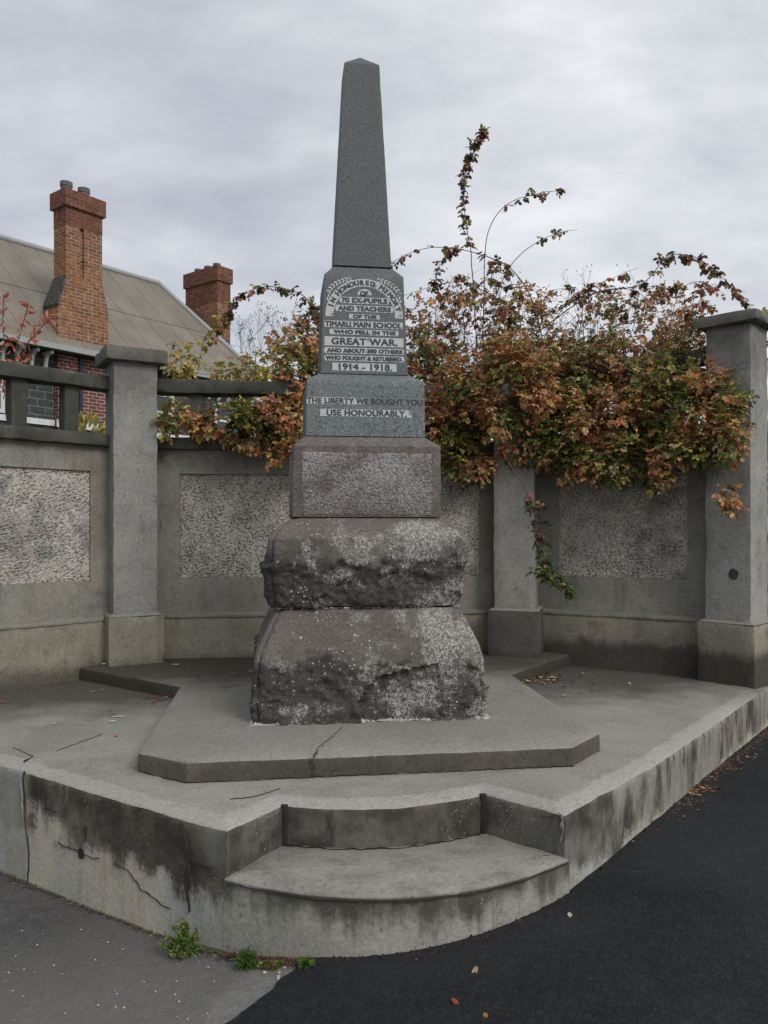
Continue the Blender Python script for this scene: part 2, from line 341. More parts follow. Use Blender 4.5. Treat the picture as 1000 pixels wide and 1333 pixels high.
# ------------------------------------------------------------------ object helpers
WORLD = {}
def props(o, label=None, cat=None, group=None, kind=None):
    if label: o['label'] = label
    if cat: o['category'] = cat
    if group: o['group'] = group
    if kind: o['kind'] = kind
    return o
def thing(name, label, cat, pos, group=None, frame=ID):
    o = bpy.data.objects.new(name, None); COL.objects.link(o); o.empty_display_size = .1
    m = frame @ Matrix.Translation(pos); o.matrix_world = m; WORLD[o] = m.copy()
    return props(o, label, cat, group)
def me_from(name, vs, fs, mats, midx=None, smooth=None, cols=None):
    me = bpy.data.meshes.new(name); me.from_pydata([tuple(v) for v in vs], [], fs); me.update()
    for m in (mats if isinstance(mats, (list, tuple)) else [mats]): me.materials.append(m)
    if midx: me.polygons.foreach_set('material_index', midx)
    if smooth is not None:
        me.shade_smooth()
        if smooth: me.set_sharp_from_angle(angle=R(smooth))
    if cols:
        a = me.color_attributes.new('leafcol', 'FLOAT_COLOR', 'CORNER')
        flat = []
        for p in me.polygons: flat.extend((cols[p.index][0], cols[p.index][1], cols[p.index][2], 1.0)*p.loop_total)
        a.data.foreach_set('color', flat)
    return me
def obj(name, me, parent=None, frame=ID, **k):
    o = bpy.data.objects.new(name, me); COL.objects.link(o)
    if parent is not None:
        o.parent = parent; o.matrix_parent_inverse = WORLD[parent].inverted()
    o.matrix_basis = frame.copy(); WORLD[o] = frame.copy()
    return props(o, **k)
class G:
    """mesh collector, vertices in the frame's coordinates"""
    def __init__(s): s.v = []; s.f = []; s.c = []
    def add(s, vs, fs, c=None):
        k = len(s.v); s.v += [Vector(v) for v in vs]; s.f += [tuple(i+k for i in f) for f in fs]
        if c is not None: s.c += [c]*len(fs)
    def box(s, x0, x1, y0, y1, z0, z1, T=None):
        vs = [Vector((x,y,z)) for z in (z0,z1) for y in (y0,y1) for x in (x0,x1)]
        if T is not None: vs = [T @ v for v in vs]
        s.add(vs, [(0,2,3,1),(4,5,7,6),(0,1,5,4),(2,6,7,3),(0,4,6,2),(1,3,7,5)])
    def gbox(s, x0, x1, y0, y1, z0, z1, T=None, step=.04, amp=.0015, chip=.006, seed=0):
        nn = [max(1, min(90, math.ceil((b-a)/step))) for a,b in ((x0,x1),(y0,y1),(z0,z1))]
        idx = {}; k0 = len(s.v)
        lo = (x0,y0,z0); hi = (x1,y1,z1)
        def vert(i):
            if i in idx: return idx[i]
            c = [lo[a]+(hi[a]-lo[a])*i[a]/nn[a] for a in range(3)]
            q = Vector(c)+Vector((seed*3.1, seed*1.7, seed*.9))
            w = T @ Vector(c) if T is not None else Vector(c)
            ext = [a for a in range(3) if i[a] in (0, nn[a])]
            d = Vector(noise.noise_vector(q*6))*amp*1.5+Vector(noise.noise_vector(q*22))*amp
            if len(ext) >= 2:
                h = noise.noise(q*9); cc = chip*(.45+max(0,h)*1.6+max(0, noise.noise(q*2.3)-.25)*3)
                for a in ext: c[a] += cc if i[a] == 0 else -cc
            p = Vector(c)+d
            if T is not None: p = T @ p
            s.v.append(p); idx[i] = len(s.v)-1
            return idx[i]
        def face(a, side):
            b, c = [q for q in range(3) if q != a]
            for i in range(nn[b]):
                for j in range(nn[c]):
                    q = []
                    for di,dj in ((0,0),(1,0),(1,1),(0,1)):
                        t = [0,0,0]; t[a] = nn[a]*side; t[b] = i+di; t[c] = j+dj; q.append(vert(tuple(t)))
                    flip = (side == 1) != (a != 1)
                    s.f.append(tuple(reversed(q)) if flip else tuple(q))
        for a in range(3):
            for sd in (0,1): face(a, sd)
    def tube(s, pts, rad, n=6, cap=True, c=None):
        pts = [Vector(p) for p in pts]; k = len(s.v); m = len(pts); nf = 0
        for i,p in enumerate(pts):
            t = (pts[min(i+1,m-1)]-pts[max(i-1,0)])
            t = t.normalized() if t.length > 1e-9 else Vector((0,0,1))
            a = t.cross(Vector((0.13,1,.07))).normalized(); b = t.cross(a)
            r = rad(i/(m-1)) if callable(rad) else rad
            for j in range(n):
                an = 2*math.pi*j/n; s.v.append(p+a*math.cos(an)*r+b*math.sin(an)*r)
        for i in range(m-1):
            for j in range(n):
                s.f.append((k+i*n+j, k+i*n+(j+1)%n, k+(i+1)*n+(j+1)%n, k+(i+1)*n+j)); nf += 1
        if cap: s.f.append(tuple(k+j for j in range(n))[::-1]); s.f.append(tuple(k+(m-1)*n+j for j in range(n))); nf += 2
        if c is not None: s.c += [c]*nf
    def lathe(s, prof, cx, cy, n=16):
        k = len(s.v); m = len(prof)
        for r,z in prof:
            for j in range(n):
                a = 2*math.pi*j/n; s.v.append(Vector((cx+r*math.cos(a), cy+r*math.sin(a), z)))
        for i in range(m-1):
            for j in range(n): s.f.append((k+i*n+j, k+i*n+(j+1)%n, k+(i+1)*n+(j+1)%n, k+(i+1)*n+j))
        s.f.append(tuple(k+(m-1)*n+j for j in range(n)))
    def build(s, name, mat, parent=None, frame=ID, smooth=35, **k):
        me = me_from(name, s.v, s.f, mat, smooth=smooth, cols=s.c if s.c else None)
        return obj(name, me, parent, frame, **k)

def densify(poly, step):
    out = []
    for i,(p,q) in enumerate(zip(poly, poly[1:]+poly[:1])):
        p, q = Vector(p), Vector(q); n = max(1, math.ceil((q-p).length/step))
        out += [p+(q-p)*t/n for t in range(n)]
    return out
def inset(pts, d, fade=None):
    """offset a ccw polygon inwards by d"""
    out = []; n = len(pts)
    for i,p in enumerate(pts):
        a = (p-pts[i-1]); b = (pts[(i+1)%n]-p)
        a = a.normalized() if a.length > 1e-9 else b.normalized(); b = b.normalized() if b.length > 1e-9 else a
        na = Vector((-a.y,a.x)); nb = Vector((-b.y,b.x)); m = (na+nb)
        if m.length < 1e-6: m = na
        m.normalize(); c = max(.45, m.dot(na)); out.append(p+m*(d/c))
    return out
def prism(g, poly, levels, step=.05, amp=.003, seed=0):
    """levels: (z, inset) rings from bottom to top, capped with an n-gon"""
    P0 = [Vector(p) for p in poly]; k = len(g.v)
    cnt = [max(1, math.ceil((q-p).length/step)) for p,q in zip(P0, P0[1:]+P0[:1])]; n = sum(cnt)
    for li,(z,d) in enumerate(levels):
        C_ = inset(P0, d); ring = []
        for p,q,m_ in zip(C_, C_[1:]+C_[:1], cnt): ring += [p+(q-p)*t/m_ for t in range(m_)]
        for p in ring:
            q = Vector((p.x, p.y, z))
            dn = noise.noise_vector(q*7+Vector((seed,0,0)))*amp+noise.noise_vector(q*25+Vector((0,seed,0)))*amp*.6
            if li == len(levels)-1: dn *= .3
            g.v.append(q+Vector(dn))
    m = len(levels)
    for i in range(m-1):
        for j in range(n): g.f.append((k+i*n+j, k+i*n+(j+1)%n, k+(i+1)*n+(j+1)%n, k+(i+1)*n+j))
    top = bmesh.new(); vs = [top.verts.new(g.v[k+(m-1)*n+j]) for j in range(n)]
    from mathutils.geometry import tessellate_polygon
    tri = tessellate_polygon([[g.v[k+(m-1)*n+j] for j in range(n)]]); top.free()
    for t in tri:
        a,b,c = [g.v[k+(m-1)*n+i] for i in t]
        if (b-a).cross(c-a).z < 0: t = t[::-1]
        g.f.append(tuple(k+(m-1)*n+i for i in t))

# ------------------------------------------------------------------ ground
def sheet(name, xs, ys, dz, mat, region=None, **k):
    g = G(); idx = {}
    for i,x in enumerate(xs):
        for j,y in enumerate(ys): g.v.append(Vector((x, y, gz(x)+dz)))
    for i in range(len(xs)-1):
        for j in range(len(ys)-1):
            a = i*len(ys)+j; g.f.append((a, a+len(ys), a+len(ys)+1, a+1))
    return g.build(name, mat, smooth=80, kind='structure')
xs = [-300,-60,-20,-8]+[x/10 for x in range(-40,52,2)]+[8,20,60,300]
ys = [-60,-20,-5,0,1,2,3,4,5,6,7,8,10,20,60,150,400]
sheet('ground', xs, ys, 0, M['asphalt_old'])
# newer black asphalt: polygon laid over, ragged left edge
g = G(); left = []
edge = [(-.327+.008,2.836),(-.36,2.80),(-.385,2.74),(-.41,2.705),(-.455,2.64),(-.50,2.588),(-.55,2.52),(-.9,2.02),(-2.2,.2),(-4.2,-2.6)]
e2 = densify(edge, .02)[:len(densify(edge[:-1]+[edge[-1]], .02))]
e2 = []
for p,q in zip(edge, edge[1:]):
    p, q = Vector(p), Vector(q); n_ = max(1, int((q-p).length/.015)) if p.y > 1.8 else 8
    e2 += [p+(q-p)*t/n_ for t in range(n_)]
e2.append(Vector(edge[-1]))
strip = [p+Vector((noise.noise(Vector((p.x*14,p.y*14,1)))*.018+noise.noise(Vector((p.x*60,p.y*60,3)))*.008, 0)) for p in e2]
strip = [Vector((-.30,3.3)), Vector((-.315,2.86))]+strip
# rows from each left-edge point out to the right
cols_ = [0,.02,.05]+[i*.1 for i in range(1,60)]+[8,12,40]
rows = [Vector((-.30,60)), Vector((-.30,12)), Vector((-.30,6))]+strip
for p in rows:
    for c in cols_: g.v.append(Vector((p.x+c, p.y, gz(p.x+c)+.009)))
nc = len(cols_)
for i in range(len(rows)-1):
    for j in range(nc-1): a = i*nc+j; g.f.append((a, a+nc, a+nc+1, a+1))
g.build('driveway', M['asphalt_new'], smooth=80, kind='structure')
# lawn behind the wall, higher than the street
g = G(); g.add([(-40,7.7,.42),(60,10.5,.42),(60,90,.42),(-40,90,.42)], [(0,1,2,3)]); g.build('lawn', M['lawn'], kind='structure')

# ------------------------------------------------------------------ terrace with two steps
def arc(p, q, bulge, n=14):
    p, q = Vector(p), Vector(q); m = (p+q)/2; d = (q-p); nrm = Vector((d.y,-d.x)).normalized()
    return [tuple(p+d*t/n+nrm*bulge*(1-(2*t/n-1)**2)) for t in range(n+1)]
terr = thing('memorial_terrace', 'grey stained concrete terrace with angled front corners and curved entry step', 'terrace', (0,0,0), frame=FR)
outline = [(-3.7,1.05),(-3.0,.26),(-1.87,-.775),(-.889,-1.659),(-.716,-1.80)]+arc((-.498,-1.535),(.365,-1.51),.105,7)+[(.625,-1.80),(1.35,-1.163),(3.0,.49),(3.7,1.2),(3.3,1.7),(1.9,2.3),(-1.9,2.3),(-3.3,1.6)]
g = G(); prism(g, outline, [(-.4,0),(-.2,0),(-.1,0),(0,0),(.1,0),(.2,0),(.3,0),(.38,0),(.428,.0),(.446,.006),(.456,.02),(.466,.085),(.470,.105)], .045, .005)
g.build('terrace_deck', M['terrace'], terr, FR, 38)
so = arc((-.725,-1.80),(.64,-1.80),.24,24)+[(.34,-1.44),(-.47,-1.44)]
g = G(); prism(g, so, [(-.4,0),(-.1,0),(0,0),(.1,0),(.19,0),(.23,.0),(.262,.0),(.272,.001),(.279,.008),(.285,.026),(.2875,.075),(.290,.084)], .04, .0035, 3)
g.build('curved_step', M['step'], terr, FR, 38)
def ribbon(g, pts, w, nrm, off=.004, jit=.012):
    pts = [Vector(p) for p in pts]; out = []
    for p,q in zip(pts, pts[1:]):
        n_ = max(1, int((q-p).length/.012)); out += [p+(q-p)*t/n_ for t in range(n_)]
    out.append(pts[-1]); nrm = Vector(nrm).normalized(); L = len(out)
    k = len(g.v)
    for i,p in enumerate(out):
        t = (out[min(i+1,L-1)]-out[max(i-1,0)]).normalized(); s = t.cross(nrm).normalized()
        ww = w*(.25+.75*abs(noise.noise(p*30)+.5))*(1 if 1 < i < L-2 else .3)
        j = s*noise.noise(p*22+Vector((5,0,0)))*jit
        g.v += [p+j-s*ww+nrm*(off-.012), p+j+nrm*off, p+j+s*ww+nrm*(off-.012)]
    for i in range(L-1):
        a = k+i*3; g.f += [(a,a+1,a+4,a+3),(a+1,a+2,a+5,a+4)]
def facept(A, B, u, z): return (A[0]+(B[0]-A[0])*u, A[1]+(B[1]-A[1])*u, z)
FA, FB = (-1.87,-.775), (-.889,-1.659); nL = (-.67,-.742,0)
def LP(px, py):                              # point of the left front face seen at a pixel
    a = FR @ Vector((*FA,0)); b = FR @ Vector((*FB,0)); k = (px-500)/F
    t = (k*a.y-a.x)/((b.x-a.x)-k*(b.y-a.y)); y = a.y+t*(b.y-a.y); return facept(FA, FB, t, EYE-(py-HY)*y/F)
def crack1(mat, parent, pts, w, nrm, off, name='crack'):
    g = G(); ribbon(g, pts, w, nrm, off); g.build(name, M[mat], parent, FR, 38)
for pl, w in (([(31,1004),(33,1060),(37,1100),(37,1150)], .008), ([(76,1096),(94,1106),(105,1109)], .004), ([(110,1112),(122,1117),(130,1118)], .006), ([(150,1122),(172,1138),(185,1158),(205,1172),(222,1186)], .0055),
              ([(112,1075),(112,1095)], .007), ([(59,1050),(75,1057)], .004)):
    crack1('crackm', terr, [LP(*q) for q in pl], w*.55, nL, .005)
nC = (-.66,-.75,0)
crack1('crackm', terr, [(-.905,-1.655,.44),(-.87,-1.69,.36),(-.865,-1.695,.26),(-.875,-1.69,.18),(-.865,-1.69,.1)], .005, nC, .006)
crack1('crackm', terr, [(-.865,-1.69,.31),(-.82,-1.72,.3),(-.78,-1.755,.295)], .002, nC, .006)
def on_local(px, py, z): return FRI @ on(px, py, z)
for pl,w in (([(75,977),(100,967),(135,955)], .0013), ([(18,972),(42,984),(33,990)], .003), ([(300,1040),(330,1036),(365,1026)], .0006)):
    crack1('crackm', terr, [on_local(x, y, .4745) for x,y in pl], w, (0,0,1), .0)
g = G()
ap = arc((-.715,-1.815,),(.63,-1.815),.236,24)
ribbon(g, [(x, y-.001, .264+.004*noise.noise(Vector((x*7,0,0)))) for x,y in ap], .0016, (0,-1,0), .0035, .004)
g.build('nosing_crack', M['crackm'], terr, FR, 38)
g = G()                                       # black weed-choked gaps in the step corners
for cx_, cy_, sd in ((-.494,-1.530,0),(.362,-1.505,1)):
    pts = []; g = G()
    for i in range(14):
        z = .285+.168*i/13; pts.append((cx_+.01*noise.noise(Vector((z*30,sd,0))), cy_-.005, z))
    g.tube(pts, lambda t, sd=sd: .016+.016*noise.noise(Vector((t*13,sd*5,2))), 7); g.build('dirt_gap', M['crackm'], terr, FR, 38)
g = G()
ribbon(g, [(x, y-.004, .2925) for x,y in arc((-.49,-1.545),(.355,-1.52),.108,20)], .005, (0,-.4,1), .004)
g.build('dirt_gap', M['crackm'], terr, FR, 38)
g = G(); c = Vector(LP(107,1111)); t1 = Vector((FB[0]-FA[0],FB[1]-FA[1],0)).normalized()
pts = []
for i in range(14):
    a = 2*math.pi*i/14; r = .022*(1+.35*noise.noise(Vector((math.cos(a)*2,math.sin(a)*2,5))))
    pts.append(c+t1*math.cos(a)*r+Vector((0,0,1))*math.sin(a)*r*1.15+Vector(nL)*.006)
g.add(pts, [tuple(range(14))]); g.build('hole', M['crackm'], terr, FR)
g = G()                                       # pale repair mortar
ribbon(g, [LP(27,1004),LP(29,1040),LP(31,1075),LP(30,1090)], .010, nL, .0045); g.build('mortar_patch', M['patch'], terr, FR); g = G()
ribbon(g, [(.60,-1.783,.457),(.617,-1.80,.43),(.618,-1.80,.39),(.612,-1.795,.345)], .010, (.1,-1,0), .006)
g.build('mortar_patch', M['patch'], terr, FR)

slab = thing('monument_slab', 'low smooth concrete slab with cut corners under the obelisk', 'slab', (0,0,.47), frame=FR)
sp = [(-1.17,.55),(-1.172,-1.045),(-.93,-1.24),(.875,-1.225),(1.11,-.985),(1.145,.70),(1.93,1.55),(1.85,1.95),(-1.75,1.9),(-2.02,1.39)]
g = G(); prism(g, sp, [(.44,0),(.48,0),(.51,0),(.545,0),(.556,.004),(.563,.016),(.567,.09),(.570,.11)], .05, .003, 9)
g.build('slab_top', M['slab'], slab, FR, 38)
g = G(); ribbon(g, [on_local(407,985,.573)+Vector((0,0,0)), on_local(415,972,.5745), on_local(433,958,.5745), on_local(446,944,.5745)], .0016, (0,0,1), .0); g.build('crack', M['crackm'], slab, FR); g = G()
p0 = on_local(407,986,.565); ribbon(g, [(p0.x,p0.y-.004,.56),(p0.x+.004,p0.y-.004,.52),(p0.x,p0.y-.004,.475)], .004, (0,-1,0), .007)
g.build('crack', M['crackm'], slab, FR)
g = G()
ribbon(g, [(-1.15,-1.068,.474)]+[(x,y-.006,.474) for x,y in ((-.93,-1.243),(-.3,-1.238),(.3,-1.232),(.875,-1.23))], .004, (0,-.5,1), .002)
g.build('dirt_line', M['crackm'], slab, FR)

# ------------------------------------------------------------------ obelisk
mon = thing('war_memorial_obelisk', 'tall grey granite obelisk with carved inscription on rough stacked stone base', 'monument', (0,0,.57), frame=FR)
rnd = random.Random(3)
FR_T = FR; FR = FR @ Matrix.Translation((-.022,0,0))
def facet_field(seed, n, size, amp):
    r = random.Random(seed); cs = [(Vector((r.uniform(-.75,.75), r.uniform(-.75,.75), r.uniform(.5,1.75))), Vector((r.uniform(-1,1),r.uniform(-1,1),r.uniform(-1,1))), r.uniform(-1,1)) for _ in range(n)]
    def f(p):
        best = min(cs, key=lambda c: (c[0]-p).length_squared)
        return amp*best[2]+(p-best[0]).dot(best[1])*amp*5
    return f
def rough_block(name, prof, seed, rough, facets=60, amp=.012, nseg=96, mat='rock', ledge=None):
    """square block of profile (z, half width), rock faced below a wavering break line"""
    g = G(); ff = facet_field(seed, facets, .2, amp); ms = []
    zs = []; 
    for (z0,w0),(z1,w1) in zip(prof, prof[1:]):
        k = max(1, int(math.hypot(z1-z0, w1-w0)/.010)); zs += [(z0+(z1-z0)*t/k, w0+(w1-w0)*t/k) for t in range(k)]
    zs.append(prof[-1]); n = nseg
    for z,w in zs:
        for sd in range(4):
            for i in range(n):
                t = -1+2*i/n
                x, y = ((t,-1),(1,t),(-t,1),(-1,-t))[sd]
                nx, ny = ((0,-1),(1,0),(0,1),(-1,0))[sd]
                rc = .05                       # soften the vertical arrises
                e = max(0, abs(t)-.9)/.1; kx = 1-.05*e*e
                p = Vector((x*w*kx, y*w*kx, z))
                q = p+Vector((seed*7.3, seed*2.1, 0))
                br = rough+.07*noise.noise(Vector((x*2.6+seed,y*2.6,0)))+.045*noise.noise(Vector((x*9,y*9,seed)))
                m = max(0, min(1, (br-z)/.035))
                d = ff(p)*m + noise.fractal(q*5, .9, 2.1, 6)*.016*m + (abs(noise.fractal(q*11, .8, 2, 3))-.25)*-.022*m + noise.fractal(q*26, .8, 2, 3)*(.002+.008*m)
                if ledge: d += ledge(x, y, z, m)
                fade = min(1, (z-prof[0][0])/.02+.4, (prof[-1][0]-z)/.03+.1)
                d *= max(.1, fade)
                ms.append(m); nv = Vector((nx+x*e*e*(nx == 0), ny+y*e*e*(ny == 0), 0)).normalized()
                g.v.append(p+nv*(d-.006*e*(1 if m > 0 else .5))+Vector((0,0,1))*noise.noise(q*6)*.006*m)
    N_ = 4*n
    for i in range(len(zs)-1):
        for j in range(N_): g.f.append((i*N_+j, i*N_+(j+1)%N_, (i+1)*N_+(j+1)%N_, (i+1)*N_+j)); g.c.append((ms[i*N_+j],)*3)
    g.f.append(tuple((len(zs)-1)*N_+j for j in range(N_))); g.c.append((0,0,0))
    return g.build(name, M[mat], mon, FR, 32)
rough_block('rough_base_block', [(.56,.640),(.62,.640),(.80,.636),(.90,.628),(.96,.612),(1.02,.585),(1.09,.552),(1.15,.518),(1.166,.50),(1.17,.42)], 3, .90, 120, .014)
def ledge4(x, y, z, m):
    # scooped hollow below the sloping shoulder
    c = 1.375+.09*noise.noise(Vector((x*2.2,y*2.2,8))); a = (.008 if z > c else -.015) if y < -.9 else (.006 if z > c else -.008)
    return a*m*min(1, abs(z-c)/.02)*min(1,(z-1.2)/.1 if z < 1.3 else 1)
rough_block('rough_upper_block', [(1.172,.49),(1.18,.52),(1.24,.545),(1.33,.553),(1.50,.558),(1.555,.552),(1.60,.520),(1.64,.468),(1.665,.418),(1.672,.40),(1.674,.34)], 11, 1.46, 90, .013, ledge=ledge4)
def sq(g, prof, n=1, T=None):
    k = len(g.v)
    for z,w in prof:
        for x,y in ((-1,-1),(1,-1),(1,1),(-1,1)): g.v.append(Vector((x*w,y*w,z)))
    for i in range(len(prof)-1):
        for j in range(4): g.f.append((k+i*4+j, k+i*4+(j+1)%4, k+(i+1)*4+(j+1)%4, k+(i+1)*4+j))
    m = len(prof)-1; g.f.append(tuple(k+m*4+j for j in range(4)))
def fine_sq(prof, step=.03, amp=.0012, chip=.004, seed=0):
    """square tapered block with slightly worn arrises"""
    g = G(); zs = []
    for (z0,w0),(z1,w1) in zip(prof, prof[1:]):
        k = max(1, int(math.hypot(z1-z0,w1-w0)/step)); zs += [(z0+(z1-z0)*t/k, w0+(w1-w0)*t/k, t == 0) for t in range(k)]
    zs.append((*prof[-1], True)); n = max(4, int(2*prof[0][1]/step)); N_ = 4*n
    for z,w,cr in zs:
        for sd in range(4):
            for i in range(n):
                t = -1+2*i/n; x, y = ((t,-1),(1,t),(-t,1),(-1,-t))[sd]; p = Vector((x*w,y*w,z)); q = p*10+Vector((seed,0,0))
                c = 0
                if i == 0: c = chip*(.35+max(0, noise.noise(q*1.3))*1.6)
                dd = noise.noise(q)*amp - (max(0,noise.noise(q*2))*chip*.6 if cr else 0)
                nx, ny = ((0,-1),(1,0),(0,1),(-1,0))[sd]
                v = p+Vector((nx,ny,0))*dd
                if i == 0: v = p-Vector((x,y,0))*c
                g.v.append(v)
    for i in range(len(zs)-1):
        for j in range(N_): g.f.append((i*N_+j, i*N_+(j+1)%N_, (i+1)*N_+(j+1)%N_, (i+1)*N_+j))
    g.f.append(tuple((len(zs)-1)*N_+j for j in range(N_)))
    return g
die = fine_sq([(1.674,.422),(1.9,.4215),(2.072,.421),(2.076,.418),(2.13,.352),(2.134,.33)], .03, .002, .006, 1).build('panel_block', M['die'], mon, FR, 30)
# hammered panel standing 8 mm proud of the front of the panel block (margins left, right and top)
for nx_, ang in ((0,0),(1,90),(2,180),(3,270)):
    g = G(); a_, b_ = -.368, .368; nu, nv_ = 74, 36; T = Matrix.Rotation(R(ang), 4, 'Z')
    for j in range(nv_+1):
        for i in range(nu+1):
            x = a_+(b_-a_)*i/nu; z = 1.678+.357*j/nv_; q = Vector((x*1+ang,0,z))
            e = (i in (0,nu)) or (j in (0,nv_))
            x2 = x+.004*noise.noise(q*30); z2 = z+(.006*noise.noise(q*25) if j else 0)
            d = .0 if e else .007+.0045*noise.noise(q*75)+.003*noise.noise(q*30)
            g.v.append(T @ Vector((x2, -.4205-d, z2)))
    for j in range(nv_):
        for i in range(nu): a = j*(nu+1)+i; g.f.append((a,a+1,a+nu+2,a+nu+1))
    g.build('hammered_panel', M['hammer'], die, FR, 80)
ped = fine_sq([(2.137,.343),(2.3,.342),(2.455,.340),(2.459,.338),(2.503,.268),(2.506,.25)], .03, .0006, .0025, 2).build('pedestal_block', M['granite'], mon, FR, 30)
ins = fine_sq([(2.51,.2556),(2.8,.2449),(3.09,.2342),(3.094,.232),(3.155,.178),(3.158,.16)], .03, .0005, .002, 3).build('inscription_block', M['granite3'], mon, FR, 30)
sh = fine_sq([(3.168,.171),(3.8,.138),(4.405,.1068),(4.41,.1055),(4.505,.004)], .035, .0005, .002, 4).build('obelisk_shaft', M['granite2'], mon, FR, 30)
# lumpy mortar in the joints
def joint(name, w, z, r, seed, mat='mortar', gap=.5, frac=1):
    g = G(); rr = random.Random(seed)
    for sd in range(4):
        n_ = int(2*w/.014)
        for i in range(n_):
            t = -w+2*w*(i+.5)/n_
            if noise.noise(Vector((t*6,sd*9,seed))) < gap-.55: continue
            x, y = ((t,-w),(w,t),(-t,w),(-w,-t))[sd]; s_ = r*rr.uniform(.5,1.3)
            c = Vector((x+rr.uniform(-.003,.003), y+rr.uniform(-.003,.003), z+rr.uniform(-.3,.5)*r))
            vs = [c+Vector((a*s_*rr.uniform(.9,1.5), b*s_*rr.uniform(.6,1.1), cc*s_*rr.uniform(.5,1.1))) for a,b,cc in ((1,0,0),(-1,0,0),(0,1,0),(0,-1,0),(0,0,1),(0,0,-1))]
            g.add(vs, [(0,2,4),(2,1,4),(1,3,4),(3,0,4),(2,0,5),(1,2,5),(3,1,5),(0,3,5)])
    g.build(name, M[mat], mon, FR, 80, kind='stuff')
joint('mortar_joint', .638, .573, .013, 1, gap=.28); joint('mortar_joint', .644, .571, .009, 21, gap=.5); joint('mortar_joint', .505, 1.172, .007, 2, gap=.35)
joint('mortar_joint', .415, 1.675, .005, 3, gap=.7); joint('mortar_joint', .345, 2.136, .004, 4, gap=.6)
joint('mortar_joint', .257, 2.508, .0035, 5, 'crackm', .35); joint('mortar_joint', .257, 2.510, .003, 15, gap=.8); joint('mortar_joint', .174, 3.163, .0055, 6, 'crackm', .3)

# inscription, carved on the inclined front face
TILT = math.atan((.2556-.2342)/.584)
def face_T(z): # local frame on inscription face: x right, y up the face, z outward
    w = .2556+(.2342-.2556)*(z-2.51)/.584
    return Matrix.Translation((0,-w,z)) @ Matrix.Rotation(R(90)-TILT, 4, 'X')
def ped_T(z): return Matrix.Translation((0,-.3425+.001*(z-2.137)/.3,z)) @ Matrix.Rotation(R(90), 4, 'X')
def extrude_poly(g, pts, d0, d1, T):
    n = len(pts); vs = [T @ Vector((x,y,d0)) for x,y in pts]+[T @ Vector((x,y,d1)) for x,y in pts]
    g.add(vs, [tuple(range(n,2*n))]+[(i,(i+1)%n,n+(i+1)%n,n+i) for i in range(n)])
def text_mesh(txt, size, width, bold=.0):
    cu = bpy.data.curves.new('txt', 'FONT'); cu.body = txt; cu.size = size; cu.align_x = 'CENTER'; cu.align_y = 'CENTER'
    cu.extrude = .0004; cu.bevel_depth = bold*.3; cu.bevel_resolution = 0; cu.space_character = 1.06
    o = bpy.data.objects.new('txt', cu); COL.objects.link(o)
    bpy.context.view_layer.update()
    dg = bpy.context.evaluated_depsgraph_get(); me = bpy.data.meshes.new_from_object(o.evaluated_get(dg))
    xs_ = [v.co.x for v in me.vertices]; ys_ = [v.co.y for v in me.vertices]
    cx_ = (min(xs_)+max(xs_))/2; cy_ = (min(ys_)+max(ys_))/2; sx = width/(max(xs_)-min(xs_)) if width else 1
    vs = [Vector(((v.co.x-cx_)*sx, v.co.y-cy_, v.co.z)) for v in me.vertices]; fs = [tuple(p.vertices) for p in me.polygons]
    h = max(ys_)-min(ys_)
    if bold:                                   # heavier strokes: shifted copies, each a hair higher
        v0, f0 = vs, fs; vs, fs = [], []
        for k,(dx,dy) in enumerate(((-.7,-.45),(.7,-.45),(-.7,.45),(.7,.45))):
            fs = fs+[tuple(i+len(vs) for i in f) for f in f0]; vs = vs+[v+Vector((dx*bold, dy*bold, k*.00012)) for v in v0]
    bpy.data.objects.remove(o); bpy.data.curves.remove(cu); bpy.data.meshes.remove(me)
    return vs, fs, h
PXM = 1012.0                                   # pixels of the enlarged inscription crop per metre of face
def zc(y): return 2.51+(717-y)/PXM
def xc(x, y): return (x-(426.5+(y-425)*.001))/PXM
# (text, centre y, half height, x0, x1, text x0, x1, cap height, pointed)
LINES = [('70 EX-PUPILS',279,19,278,575,292,562,27,1),('AND TEACHERS',328,19,252,602,272,584,27,1),('OF THE',375,14,333,520,360,497,20,1),
         ('TIMARU MAIN SCHOOL',423,20,190,656,195,648,30,0),('WHO FELL IN THE',469,16,218,632,246,612,21,1),('GREAT WAR.',525,27,190,660,233,622,38,0),
         ('AND ABOUT 380 OTHERS',580,17,186,664,206,652,22,1),('WHO FOUGHT & RETURNED.',625,17,188,666,198,654,22,1),('1914 - 1918.',676,23,236,618,276,590,36,0)]
gb, gl = G(), G()
def band(gb, T, x0, x1, h, pointed, d=.0016):
    if pointed: pts = [(x0+h*.35,-h),(x1-h*.35,-h),(x1-h*.2,-h*.5),(x1,0),(x1-h*.2,h*.5),(x1-h*.35,h),(x0+h*.35,h),(x0+h*.2,h*.5),(x0,0),(x0+h*.2,-h*.5)]
    else: pts = [(x0,-h),(x1,-h),(x1,h),(x0,h)]
    extrude_poly(gb, pts, -.002, d, T)
for txt, y, hh, x0, x1, t0, t1, cap, pt in LINES:
    T = face_T(zc(y)); band(gb, T, xc(x0,y), xc(x1,y), hh/PXM, pt)
    vs, fs, h = text_mesh(txt, cap/PXM/.70, (t1-t0)/PXM, .0023)
    T2 = T @ Matrix.Translation((xc((t0+t1)/2,y),0,.0022))
    gl.add([T2 @ v for v in vs], fs); gb.build('inscription_band', M['band'], ins, FR, None); gl.build('lettering', M['letter'], ins, FR, None); gb, gl = G(), G()
